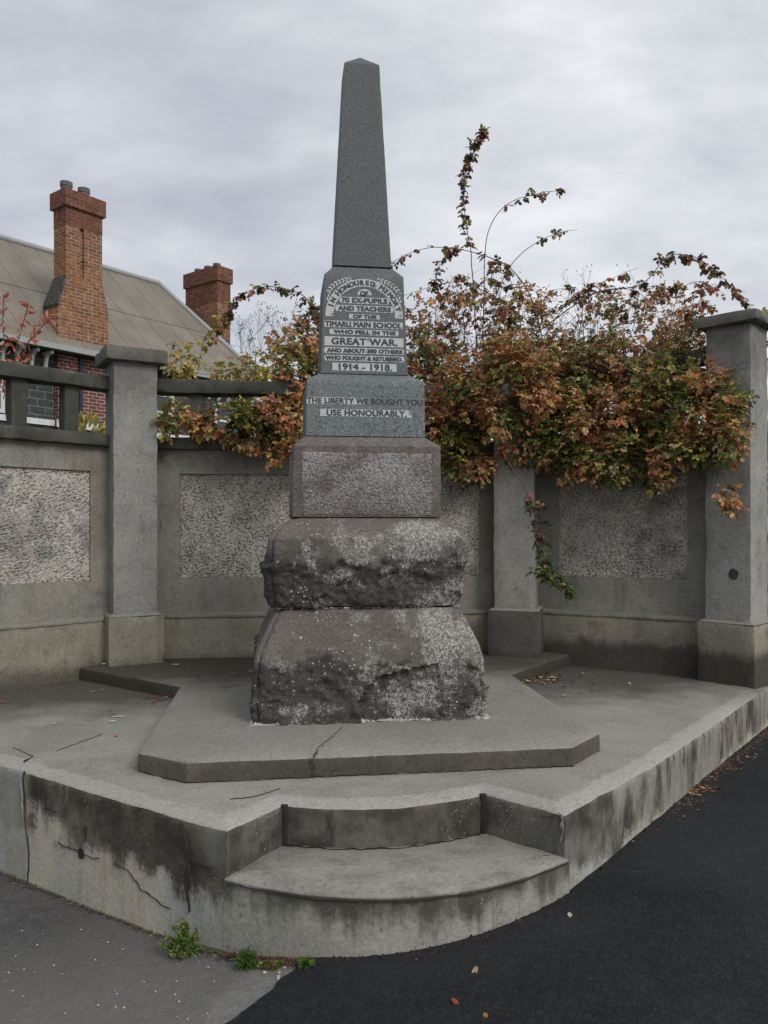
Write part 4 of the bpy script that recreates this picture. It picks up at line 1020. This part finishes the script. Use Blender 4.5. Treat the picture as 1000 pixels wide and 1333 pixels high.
# ------------------------------------------------------------------ weeds, tufts, fallen leaves
rr = random.Random(14)
def weed(label, px, py, d, w, h, n_, pal, L=.03, name='weed', W=.5, spread=1.0):
    b = at(px, py, d); b.z = gz(b.x)+.002
    t = thing(name, label, 'weed', b, 'weeds along the terrace foot'); gl, gs = G(), G()
    for k in range(n_):
        an = rr.uniform(math.pi, 2*math.pi) if spread < 2 else rr.uniform(0, 2*math.pi); rad = rr.random()**.6
        e = b+Vector((math.cos(an)*w*rad*rr.uniform(.7,1.15)+.02*(w > .1), math.sin(an)*w*.55*rad, h*rr.uniform(.15,1)**1.3*(1-.5*rad)))
        mid = b.lerp(e, .5)+Vector((rr.uniform(-.01,.01),rr.uniform(-.01,0),.02*h/.2)); st = b+Vector((math.cos(an)*w*.35*rad, math.sin(an)*w*.2*rad, 0))
        pts = spline([st, mid, e], 5); gs.tube(pts, .0016, 4)
        for q in pts[3:]:
            for _ in range(2): leaflet(gl, q, rv(rr)+Vector((0,-.2,.5)), rv(rr), L*rr.uniform(.6,1.2), L*W*rr.uniform(.7,1.2), pick(rr, pal), .3)
    gl.build('foliage', M['leaf'], t, smooth=None); gs.build('stem', M['stem'], t, smooth=80); return t
PAL['weed'] = (.06,.13,.025); PAL['weed2'] = (.11,.19,.04)
WG = {'weed':3,'weed2':2,'green':1}
weed('largest bushy green weed growing at the crack in the terrace corner', 238, 1228, 3.06, .085, .16, 80, {'weed':2,'green':2,'olive':1.2,'weed2':1}, .017)
weed('spiky dark green grass tuft at the foot of the curved step', 322, 1246, 2.93, .035, .06, 34, {'weed':3,'green':2}, .035, 'grass_tuft', .12)
weed('flat straggly weed between the grass tuft and the black asphalt', 354, 1251, 2.90, .045, .025, 22, {'weed':2,'olive':1,'brown':1}, .018)
weed('small bright leafed weed beside the start of the black asphalt', 400, 1257, 2.86, .022, .035, 12, {'weed2':3,'weed':1}, .026)
def flat_leaf(seed, L=.028, W=.016, curl=.35):
    r = random.Random(seed); vs = [(0,0,.001)]; n_ = 12
    for i in range(n_):
        a = 2*math.pi*i/n_; x = L/2*math.cos(a)*(1+.12*r.uniform(-1,1)); y = W/2*math.sin(a)*(1+.2*r.uniform(-1,1)); vs.append((x, y, .002+curl*(y*y/W*1.2+abs(x)*x*1.5/L*r.uniform(.4,1))+r.uniform(0,.0015)))
    return vs, [(0,1+i,1+(i+1)%n_) for i in range(n_)]
LM = {}
for nm, c in (('tan',(.38,.27,.14)),('orange',(.36,.14,.05)),('red',(.26,.045,.03)),('brown',(.09,.05,.03)),('cream',(.5,.44,.3))):
    m_ = simple('dry_leaf_'+nm, c, .7, .25, 60)
    LM[nm] = []
    for s in range(3):
        vs, fs = flat_leaf(s*7+len(nm)); LM[nm].append(me_from('fallen_leaf', vs, fs, m_, smooth=80))
def fallen(p, kind, label, group, scale=1.0):
    o = bpy.data.objects.new('fallen_leaf', rr.choice(LM[kind])); COL.objects.link(o); o.location = p
    o.rotation_euler = (rr.uniform(-.25,.25), rr.uniform(-.25,.25), rr.uniform(0,6.28)); s = scale*rr.uniform(.75,1.3); o.scale = (s,s,s)
    props(o, label, 'leaf', group)
def scatter(n_, px, py, sx, sy, z, kinds, label, group, scale=1.0):
    for _ in range(n_):
        x = rr.gauss(px, sx); y = rr.gauss(py, sy)
        p = on(x, y, z if z is not None else gz((x-500)/F*4.5))
        if z is None:
            for _k in range(4): p = on(x, y, gz(p.x)+.006)
        else: p.z += .006
        fallen(p, rr.choice(kinds), label, group, scale)
scatter(56, 708, 884, 17, 4, .473, ['tan','orange','cream','brown','orange'], 'dry autumn leaf in the drift against the slab right of the obelisk', 'leaves drifted right of the obelisk', 1.35)
scatter(18, 760, 886, 36, 9, .473, ['tan','cream','brown','orange'], 'dry leaf scattered on the terrace before the right wall bay', 'leaves on the right terrace deck', 1.1)
scatter(10, 690, 862, 14, 2, .573, ['tan','cream','brown'], 'tiny dry leaf on the slab right of the obelisk', 'leaves on the right of the slab', .7)
scatter(16, 205, 911, 7, 2.5, .473, ['red','red','brown','orange'], 'dark red leaf in the corner between slab and left terrace', 'red leaves in the slab corner', .95)
scatter(7, 122, 898, 9, 3.5, .473, ['cream','tan','orange'], 'pale dry leaf below the left pillar foot', 'leaves below the left pillar', .8)
scatter(8, 285, 873, 22, 7, .573, ['cream','tan','brown'], 'tiny leaf on the slab left of the obelisk', 'leaves on the left of the slab', .7)
scatter(8, 120, 925, 45, 16, .473, ['brown'], 'dark dry leaf scattered on the left terrace deck', 'dark leaves on the left terrace deck', .7)
scatter(26, 905, 1030, 14, 3, None, ['orange','tan','brown','orange'], 'dry leaf heaped by the kerb on the black asphalt', 'leaves heaped beside the terrace edge', 1.3)
for k in range(24):
    t = rr.random(); x = 1003-t*130; scatter(1, x, 972+t*62+rr.uniform(-2,16)*(1-.3*t), 1, 1, None, ['tan','cream','orange','brown'], 'dry leaf strewn along the terrace edge on black asphalt', 'leaves strewn along the right terrace edge', .85)
for x,y,k,l in [(742,1192,'cream','pale cream leaf alone on the black asphalt nearest the curved step'),(619,1265,'tan','yellow-brown leaf lying alone on black asphalt below the step'),(592,1306,'red','reddish leaf lying alone nearest the photo bottom'),(632,1323,'orange','orange leaf tip at the very bottom of the black asphalt'),(857,1081,'red','bright pink-red leaf alone on black asphalt under the right terrace edge'),(822,1095,'tan','tan leaf tight against the right terrace foot')]:
    p = on(x, y, .1)
    for _k in range(4): p = on(x, y, gz(p.x)+.008)
    fallen(p, k, l, None, 1.0)
# paper scraps and petal on the left deck
def scrap(px, py, z, L, W, ang, mat, name, label, cat):
    p = on(px, py, z); vs = []; r2 = random.Random(px); n_ = 9
    for i in range(n_): a = 2*math.pi*i/n_; vs.append((L/2*math.cos(a)*r2.uniform(.8,1.1), W/2*math.sin(a)*r2.uniform(.7,1.1), .003+r2.uniform(0,.003)))
    g = G(); g.add(vs, [tuple(range(n_))]); me = me_from(name, g.v, g.f, M[mat]); o = bpy.data.objects.new(name, me); COL.objects.link(o); o.location = p+Vector((0,0,.003)); o.rotation_euler = (0,0,R(ang)); props(o, label, cat)
scrap(154,934,.47,.085,.02,8,'paper','paper_scrap','longest white paper sliver on the left terrace deck','litter')
scrap(147,940,.47,.04,.018,0,'paper','paper_scrap','short white paper scrap just below the longest sliver','litter')
scrap(70,943,.47,.045,.012,0,'paper','paper_scrap','thin white scrap on the deck toward the left photo edge','litter')
scrap(229,866,.57,.05,.022,5,'paper','paper_scrap','white scrap on the slab beside the left pillar foot','litter')
scrap(139,865,.573,.07,.06,20,'paper','paper_scrap','crumpled pale scrap at the left pillar foot','litter')
scrap(151,959,.47,.022,.028,30,'pink','flower_petal','small pink petal on the left terrace deck','petal')
scrap(3,915,.47,.04,.03,30,'pink','flower_petal','red petal at the left photo edge below the wall','petal')
# twigs on the asphalt
def stick(pts, r_, label, name='twig'):
    P_ = []
    for x,y in pts:
        p = on(x,y,.1)
        for _k in range(4): p = on(x,y,gz(p.x)+.008)
        P_.append(p)
    t = G(); t.tube(spline(P_,5), r_, 5); o = t.build(name, M['cane'], smooth=80); props(o, label, 'twig')
stick([(945,1022),(960,1026),(975,1032)], .004, 'short dark twig among leaves on the black asphalt at right')
stick([(802,1134),(818,1135),(834,1135)], .0022, 'thin straight twig on the black asphalt under the right terrace edge')
# pebbles on the pavements
def pebble(px, py, s, label, group):
    p = on(px, py, .02)
    for _k in range(4): p = on(px, py, gz(p.x)+.004)
    bm = bmesh.new(); bmesh.ops.create_icosphere(bm, subdivisions=2, radius=s)
    for v in bm.verts: v.co = v.co*(1+.35*noise.noise(v.co*90+Vector((px,0,0)))); v.co.z *= .6
    me = bpy.data.meshes.new('pebble'); bm.to_mesh(me); bm.free(); me.materials.append(M['stone']); me.shade_smooth()
    o = bpy.data.objects.new('pebble', me); COL.objects.link(o); o.location = p; props(o, label, 'pebble', group)
for k in range(46): pebble(rr.uniform(5,300), rr.uniform(1205,1328), rr.uniform(.0025,.005), 'tiny pale stone lying on the worn grey asphalt', 'stones on the grey asphalt')
for k in range(12): pebble(rr.uniform(340,378), rr.uniform(1252,1275), rr.uniform(.003,.008), 'small pale stone on the bleached strip beside the black asphalt', 'stones beside the black asphalt edge')
for k in range(26): pebble(rr.uniform(430,960), rr.uniform(1180,1328), rr.uniform(.002,.0045), 'tiny pale stone lying on the black asphalt', 'stones on the black asphalt')
# crumbs, moss and grit lying along the foot of the terrace
def grit(name, label_kind, path, n_, mats, w, smin, smax, seed, rise=0.):
    r = random.Random(seed); g = G()
    for k in range(n_):
        t = r.random()*(len(path)-1); i = int(t); a, b = path[i], path[i+1]; t -= i
        q = Vector((a[0]+(b[0]-a[0])*t, a[1]+(b[1]-a[1])*t)); d = (Vector(b)-Vector(a)).normalized(); nn = Vector((d.y,-d.x))
        q += nn*abs(r.gauss(0,w)); s = r.uniform(smin,smax); wp = FR @ Vector((q.x,q.y,0)); z = gz(wp.x)+.006
        c = Vector((q.x,q.y,z+s*.3))
        g.add([c+Vector((v[0]*s*r.uniform(.6,1.5),v[1]*s*r.uniform(.6,1.5),v[2]*s*r.uniform(.3,.8))) for v in ((1,0,0),(-1,0,0),(0,1,0),(0,-1,0),(0,0,1),(0,0,-1))], [(0,2,4),(2,1,4),(1,3,4),(3,0,4),(2,0,5),(1,2,5),(3,1,5),(0,3,5)])
    return g.build(name, mats, frame=FR, smooth=80, kind='stuff')
PF = [(-3.0,.26),(-1.87,-.775),(-.889,-1.659),(-.716,-1.80)]; PA = arc((-.725,-1.80),(.64,-1.80),.24,12); PR_ = [(.64,-1.80),(1.35,-1.163),(3.0,.49)]
grit('moss', '', PF, 420, M['stem'], .008, .003,.008, 1); grit('grit', '', PF, 900, simple('brown_grit', (.09,.06,.04), .9, .4, 50), .02, .002,.006, 2)
grit('grit', '', PA+PR_, 1100, M['crackm'], .018, .003,.008, 3); grit('grit', '', PA[:4], 260, simple('red_brown_grit', (.13,.06,.04), .9, .4, 50), .02, .003,.008, 4)
grit('grit', '', PA[6:]+PR_[1:2], 340, M['stone'], .03, .0015,.0045, 5); grit('grit', '', PF, 120, M['stone'], .05, .0015,.0035, 8); grit('leaf_litter', '', PR_[1:], 420, simple('litter', (.17,.08,.04), .9, .5, 50), .05, .003,.010, 6)
g = G(); r = random.Random(4)                  # ragged tar lip where the new asphalt meets the terrace
pth = [(-.33,-1.99)]+[q for q in arc((-.725,-1.80),(.64,-1.80),.24,24) if q[0] > -.3]+[(.625+.015,-1.80),(1.35,-1.163),(3.0,.49)]
for a,b in zip(pth, pth[1:]):
    L_ = math.hypot(b[0]-a[0], b[1]-a[1]); d = Vector((b[0]-a[0], b[1]-a[1])).normalized(); nn = Vector((d.y,-d.x))
    for k in range(int(L_/.012)):
        q = Vector(a)+d*k*.012+nn*r.uniform(-.002,.02); s = r.uniform(.004,.012); wp = FR @ Vector((q.x,q.y,0)); c = Vector((q.x,q.y,gz(wp.x)+.006))
        g.add([c+Vector((v[0]*s*r.uniform(.8,1.6),v[1]*s*r.uniform(.8,1.6),v[2]*s*r.uniform(.5,1.2))) for v in ((1,0,0),(-1,0,0),(0,1,0),(0,-1,0),(0,0,1),(0,0,-1))], [(0,2,4),(2,1,4),(1,3,4),(3,0,4),(2,0,5),(1,2,5),(3,1,5),(0,3,5)])
g.build('asphalt_crumbs', M['asphalt_new'], frame=FR, smooth=80, kind='stuff')

# ------------------------------------------------------------------ house
hx = Vector((.61,.79,0)).normalized(); hang_ = math.atan2(hx.y, hx.x)
HF = Matrix.Translation((-7.06,20,0)) @ Matrix.Rotation(hang_, 4, 'Z')      # x = along the eave (s), y = into the house (w)
house = thing('brick_house', 'bluestone and brick house with grey corrugated roof and brick chimneys', 'house', (0,4,.42), frame=HF)
S0, S1, EZ, RZ = -14.0, 5.8, 6.02, 9.64
g = G()
g.box(S0+.4,-1.02,.45,7.5,.3,EZ+.02); g.box(.40,S1-.45,.4501,7.49,.3,EZ+.02); g.box(-1.02,.40,.5,7.4,.3,EZ)
g.build('stone_wall', M['bluestone'], house, HF, 30)
g = G(); NS = 60
A = [(S0,0,EZ),(S1,0,EZ),(4.685,4,RZ),(S0+1.1,4,RZ),(S0,8,EZ),(S1,8,EZ)]
g.add(A, [(0,1,2,3),(1,5,2),(5,4,3,2),(4,0,3)])
g.add([(x,y,z-.08) for x,y,z in A], [(3,2,1,0),(2,5,1),(2,3,4,5),(3,0,4)]); k=0
g.f += [(0,6,7,1),(1,7,11,5),(5,11,10,4),(4,10,6,0)]
roof = g.build('roof', M['roof'], house, HF, 20)
g = G(); g.tube([(S0+1.1,4,RZ+.03),(4.685,4,RZ+.03)], .09, 8); g.tube([(4.685,4,RZ+.03),(S1,0,EZ+.04)], .075, 8); g.tube([(4.685,4,RZ+.03),(S1,8,EZ+.04)], .075, 8)
g.build('ridge_cap', M['gutter'], roof, HF, 60)
g = G()
for w_, a, b in ((1.95, S0+.6, 5.2),):
    z = EZ+(RZ-EZ)*w_/4; g.box(a, b, w_-.01, w_+.01, z-.02, z+.004)
g.build('sheet_lap', M['soffit'], roof, HF)
g = G(); g.box(S0-.05,S1+.05,-.13,-.005,EZ-.13,EZ+.0); g.build('gutter', M['gutter'], house, HF)
g = G(); g.box(S0,S1,0,.449,EZ-.14,EZ-.10); g.build('soffit', M['soffit'], house, HF)
s = -4.1
sp_ = [-4.09,-3.74,-3.39,-3.04,-2.69,-2.34,-1.99,-1.64,-1.29, .75, 3.05,3.4,3.75,4.1,4.45,4.8,5.15]
for s in sp_:
    g = G(); prof = [(.44,5.40),(.40,5.40),(.33,5.48),(.31,5.62),(.26,5.74),(.16,5.80),(.05,5.80),(.05,5.87),(.44,5.87),(.44,5.80),(.36,5.74),(.40,5.62),(.42,5.5)]
    g2 = prof; n_ = len(g2); vs = [(s-.035,w,z) for w,z in g2]+[(s+.035,w,z) for w,z in g2]
    g.add(vs, [tuple(range(n_)), tuple(range(2*n_-1,n_-1,-1))]+[(i,n_+i,n_+(i+1)%n_,(i+1)%n_) for i in range(n_)]); g.build('eave_bracket', M['white'], house, HF)
g = G(); g.box(S0+.4,-1.03,.40,.4495,4.13,4.27); g.box(.41,S1-.45,.40,.4495,4.13,4.27); g.box(-1.06,.44,.24,.29,4.10,4.27); g.build('sill_band', M['white'], house, HF)
def window(s0, s1, z0, z1):
    g = G(); t = .09
    g.box(s0,s0+t,.38,.452,z0,z1); g.box(s1-t,s1,.38,.452,z0,z1); g.box(s0+t,s1-t,.38,.452,z1-t,z1); g.box(s0+t,s1-t,.38,.452,z0,z0+t)
    m_ = (z0+z1)/2; g.box(s0+t,s1-t,.39,.45,m_-.03,m_+.03); wn = g.build('window', M['white'], house, HF)
    g = G(); g.box(s0+t,s1-t,.42,.446,z0+t,z1-t); g.build('pane', M['glassy'], wn, HF)
window(-3.35,-2.27,4.3,5.35); window(3.95,5.05,4.3,5.35); window(1.5,2.5,4.3,5.35); window(-6.6,-5.5,4.3,5.35)
g = G(); g.tube([(-.42,.26,.4),(-.42,.26,EZ-.12)], .05, 10); g.build('downpipe', M['pipe'], house, HF)
# front chimney breast and stack
ch = G(); ch.box(-.996,.378,.30,.98,.3,EZ-.005); ch.build('chimney_breast', M['brickdark'], house, HF)
g = G(); g.box(-.996,.378,.302,.95,EZ-.005,7.18)
g.add([(-.996,.302,7.18),(.378,.302,7.18),(.378,.95,7.18),(-.996,.95,7.18),(-.79,.302,7.86),(.2,.302,7.86),(.2,.86,7.86),(-.79,.86,7.86)], [(0,1,5,4),(1,2,6,5),(2,3,7,6),(3,0,4,7),(4,5,6,7)])
g.box(-.79,-.42,.302,.859,7.861,9.1); g.box(-.30,.2,.302,.859,7.861,9.1); g.box(-.42,-.30,.37,.858,7.861,9.1)
chim = g.build('chimney', M['brick'], house, HF, 20, label='tall front chimney with two clay pots')
g = G(); g.box(-.795,.205,.298,.864,9.1,9.55); g.box(-.86,.27,.235,.93,9.55,9.96); g.build('chimney_head', M['brickred'], chim, HF)
g = G(); vs = [(-.84,.255,9.962),(.25,.255,9.962),(.25,.91,9.962),(-.84,.91,9.962),(-.55,.45,10.03),(0,.45,10.03),(0,.72,10.03),(-.55,.72,10.03)]; g.add(vs, [(0,1,5,4),(1,2,6,5),(2,3,7,6),(3,0,4,7),(4,5,6,7)]); g.build('chimney_flaunching', M['pot'], chim, HF)
for q in (-.62,-.14):
    g = G(); g.lathe([(.14,9.98),(.135,10.12),(.15,10.13),(.15,10.24),(.12,10.24),(.12,10.1)], q, .58, 14); g.build('chimney_pot', M['pot'], chim, HF)
g = G(); g.add([(-1.03,.28,7.12),(-1.03,.97,7.12),(-.80,.88,7.86),(-.80,.30,7.86),(-1.0,.28,7.04),(-1.0,.97,7.04),(-.78,.88,7.8),(-.78,.30,7.8)], [(0,3,2,1),(4,5,6,7),(0,1,5,4),(3,7,6,2),(0,4,7,3),(1,2,6,5)]); g.build('slate_shoulder', M['slate'], chim, HF)
# side chimney beyond the roof end
def hw(px, d): p = HF.inverted() @ Vector(((px-500)/F*d, d, 0)); return p.x, p.y
cs, cw = hw(283, 26.2)
g = G(); g.box(cs,cs+.56,cw,cw+1.62,.3,9.35); g.box(5.3,cs+.01,cw+.2,cw+1.4,.3,6.0); chim2 = g.build('chimney', M['brick'], house, HF, label='shorter side chimney with wide brick head')
g = G(); g.box(cs-.004,cs+.564,cw-.004,cw+1.624,9.1,9.80); g.box(cs-.06,cs+.62,cw-.06,cw+1.68,9.80,10.28); g.build('chimney_head', M['brickred'], chim2, HF)
g = G(); vs = [(cs-.04,cw-.04,10.282),(cs+.6,cw-.04,10.282),(cs+.6,cw+1.66,10.282),(cs-.04,cw+1.66,10.282),(cs+.2,cw+.3,10.36),(cs+.36,cw+.3,10.36),(cs+.36,cw+1.3,10.36),(cs+.2,cw+1.3,10.36)]; g.add(vs, [(0,1,5,4),(1,2,6,5),(2,3,7,6),(3,0,4,7),(4,5,6,7)]); g.build('chimney_flaunching', M['pot'], chim2, HF)
for q in (.35,.8,1.3):
    g = G(); g.lathe([(.12,10.3),(.115,10.38),(.13,10.40),(.13,10.47),(.1,10.47),(.1,10.35)], cs+.28, cw+q, 12); g.build('chimney_pot', M['pot'], chim2, HF)

# ------------------------------------------------------------------ right: low wall, iron fence, hedge
lw = thing('low_wall', 'dark low concrete wall beyond the right end pillar', 'wall', (4.5,6.8,.16))
wd = Vector((1,.25,0)).normalized(); wa = math.atan2(wd.y, wd.x); WT = Matrix.Translation((2.95,6.35,0)) @ Matrix.Rotation(wa, 4, 'Z')
g = G(); g.gbox(0,6,0,.22,.0,1.34,WT,.12,.003,.01,77); g.build('wall_body', concrete('dark_low_wall', (.06,.06,.055), (.085,.083,.075), (.03,.03,.028), crack=False), lw)
fe = thing('iron_fence', 'dark iron railing on the low wall behind the right end pillar', 'fence', (4.5,6.8,1.34))
g = G(); g.box(0,6,.09,.12,2.2,2.235,WT); g.box(0,6,.09,.12,1.42,1.45,WT); g.build('rail', M['iron'], fe)
for k in range(44):
    g = G(); x = .06+k*.135; g.tube([WT @ Vector((x,.105,1.335)), WT @ Vector((x,.105,2.32))], .009, 6); g.lathe([(.014,2.32),(.018,2.35),(.004,2.42)], *(WT @ Vector((x,.105,0))).xy, 6); g.build('picket', M['iron'], fe)
hd = thing('hedge', 'dense green hedge behind the iron railing at the right edge', 'hedge', (4.8,7.6,.4)); gl, gs = G(), G(); rr = random.Random(33)
for k in range(2600):
    x = rr.uniform(.0,5.5); z = .5+2.45*rr.random()**.8; y = rr.uniform(.35,1.15)
    if noise.noise(Vector((x*1.5,y,z*1.5))) < -.3: continue
    if z > 2.75+.25*noise.noise(Vector((x*2,0,3))): continue
    p = WT @ Vector((x,y,z)); compound(gl, rr, p, rv(rr)+Vector((0,-.6,0)), .05, GRN if rr.random() < .8 else AUT, .05, 5, .2)
for k in range(26): x = .1+k*.21; gs.tube([WT @ Vector((x,.7,.4)), WT @ Vector((x+rr.uniform(-.1,.1),.7,1.6)), WT @ Vector((x+rr.uniform(-.2,.2),.7,2.6))], .02, 6)
blob(gl, rr, 990, 645, 6.3, 12, 22, .1, 40, AUT); blob(gl, rr, 995, 440, 6.9, 14, 40, .15, 60, DRK)
gl.build('foliage', M['leaf'], hd, smooth=None); gs.build('trunk', M['cane'], hd, smooth=80)
# trees behind the bush (seen only as dark green through its gaps)
def tree(label, x, y, h, r_, seed):
    t = thing('tree', label, 'tree', (x,y,.42), 'trees behind the wall'); r = random.Random(seed); gl, gs = G(), G()
    gs.tube(spline([Vector((x,y,.42)), Vector((x+.1,y,h*.35)), Vector((x-.1,y+.1,h*.6)), Vector((x,y,h*.85))]), lambda q: .12*(1-.7*q), 9)
    for k in range(11):
        a = r.uniform(0,6.28); e = Vector((x+math.cos(a)*r_*.8, y+math.sin(a)*r_*.8, h*r.uniform(.45,.85))); s_0 = Vector((x,y,h*r.uniform(.3,.6))); gs.tube(spline([s_0, s_0.lerp(e,.5)+Vector((0,0,.1)), e]), lambda q: .04*(1-.7*q), 6)
    for k in range(2400):
        u = rv(r); q = r.random()**.45*(1+.3*noise.noise(u*2.2+Vector((seed,0,0)))); p = Vector((x+u.x*r_*q, y+u.y*r_*q, h*.58+u.z*h*.4*q))
        if noise.noise(p*1.8) < -.18: continue
        dd = rv(r); leaflet(gl, p, dd, rv(r), .12, .075, pick(r, GRN), .2)
        leaflet(gl, p+rv(r)*.06, rv(r), rv(r), .11, .07, pick(r, GRN), .2)
    gl.build('crown', M['leaf'], t, smooth=None); gs.build('trunk', M['cane'], t, smooth=80)
tree('dark green tree glimpsed low through the rose just right of the obelisk', 1.0, 9.2, 3.0, 1.0, 1)
tree('dark green tree glimpsed low through the middle of the rose', 2.6, 9.0, 2.95, 1.1, 2)

# ------------------------------------------------------------------ sky, sun, camera
w = bpy.data.worlds.new('World'); sc.world = w; w.use_nodes = True; nt = w.node_tree; nt.nodes.clear()
out = nt.nodes.new('ShaderNodeOutputWorld'); bg = nt.nodes.new('ShaderNodeBackground'); nt.links.new(bg.outputs[0], out.inputs[0])
SUN_EL, SUN_AZ = R(38), R(140)               # azimuth clockwise from +Y: behind the camera, to the right
sky = nt.nodes.new('ShaderNodeTexSky'); sky.sky_type = 'NISHITA'; sky.sun_disc = False; sky.sun_elevation = SUN_EL; sky.sun_rotation = SUN_AZ
tc = nt.nodes.new('ShaderNodeTexCoord'); sp3 = nt.nodes.new('ShaderNodeSeparateXYZ'); nt.links.new(tc.outputs['Generated'], sp3.inputs[0])
def wm(op, a, b):
    n_ = nt.nodes.new('ShaderNodeMath'); n_.operation = op
    for i,v in enumerate((a,b)):
        if isinstance(v, bpy.types.NodeSocket): nt.links.new(v, n_.inputs[i])
        else: n_.inputs[i].default_value = v
    return n_.outputs[0]
zz = wm('MAXIMUM', wm('ADD', sp3.outputs[2], .28), .1)
cb = nt.nodes.new('ShaderNodeCombineXYZ'); nt.links.new(wm('DIVIDE', sp3.outputs[0], zz), cb.inputs[0]); nt.links.new(wm('DIVIDE', sp3.outputs[1], zz), cb.inputs[1])
def wn(scale, det, rough, dist, loc=(0,0,0), sc3=(1,1,1)):
    mp = nt.nodes.new('ShaderNodeMapping'); nt.links.new(cb.outputs[0], mp.inputs[0]); mp.inputs['Location'].default_value = loc; mp.inputs['Scale'].default_value = sc3
    n_ = nt.nodes.new('ShaderNodeTexNoise'); nt.links.new(mp.outputs[0], n_.inputs['Vector']); n_.inputs['Scale'].default_value = scale; n_.inputs['Detail'].default_value = det; n_.inputs['Roughness'].default_value = rough; n_.inputs['Distortion'].default_value = dist
    return n_.outputs[0]
c1 = wn(1.3, 8, .55, .15, (3.4,1.2,0), (.85,1.15,1)); c2 = wn(3.6, 8, .6, .15, (1,7,0), (.8,1.2,1))
v_ = wm('ADD', wm('MULTIPLY', c1, .62), wm('MULTIPLY', c2, .38))
v_ = wm('ADD', v_, wm('MULTIPLY', sp3.outputs[0], .16))
rp = nt.nodes.new('ShaderNodeValToRGB'); nt.links.new(v_, rp.inputs[0]); e = rp.color_ramp.elements
for _ in range(2): e.new(.5)
for el,(p_,c_2) in zip(e, [(.36,(.40,.43,.49)),(.47,(.52,.545,.595)),(.56,(.65,.67,.705)),(.68,(.86,.87,.885))]): el.position = p_; el.color = c_2+(1,)
mx = nt.nodes.new('ShaderNodeMix'); mx.data_type = 'RGBA'; mx.inputs[0].default_value = .06
sk = nt.nodes.new('ShaderNodeVectorMath'); sk.operation = 'SCALE'; nt.links.new(sky.outputs[0], sk.inputs[0]); sk.inputs[3].default_value = .1
nt.links.new(rp.outputs[0], mx.inputs[6]); nt.links.new(sk.outputs[0], mx.inputs[7]); nt.links.new(mx.outputs[2], bg.inputs[0]); bg.inputs[1].default_value = 1.18

sd = bpy.data.lights.new('sun', 'SUN'); sd.energy = 1.55; sd.angle = R(25); sd.color = (1,.97,.92)
so_ = bpy.data.objects.new('sun', sd); COL.objects.link(so_)
dv = Vector((math.sin(SUN_AZ)*math.cos(SUN_EL), math.cos(SUN_AZ)*math.cos(SUN_EL), math.sin(SUN_EL)))
so_.rotation_euler = dv.to_track_quat('Z', 'Y').to_euler(); so_.location = dv*30
cd = bpy.data.cameras.new('camera'); cam = bpy.data.objects.new('camera', cd); COL.objects.link(cam); sc.camera = cam
cam.location = (0,0,EYE); cam.rotation_euler = (R(90),0,0)
cd.sensor_fit = 'VERTICAL'; cd.sensor_height = 36; cd.lens = F/1333*36; cd.shift_y = (HY-666.5)/1333; cd.clip_end = 1000; cd.clip_start = .05
sc.render.resolution_x = 768; sc.render.resolution_y = 1024
sc.view_settings.view_transform = 'Standard'; sc.view_settings.look = 'None'; sc.view_settings.exposure = 0; sc.view_settings.gamma = 1
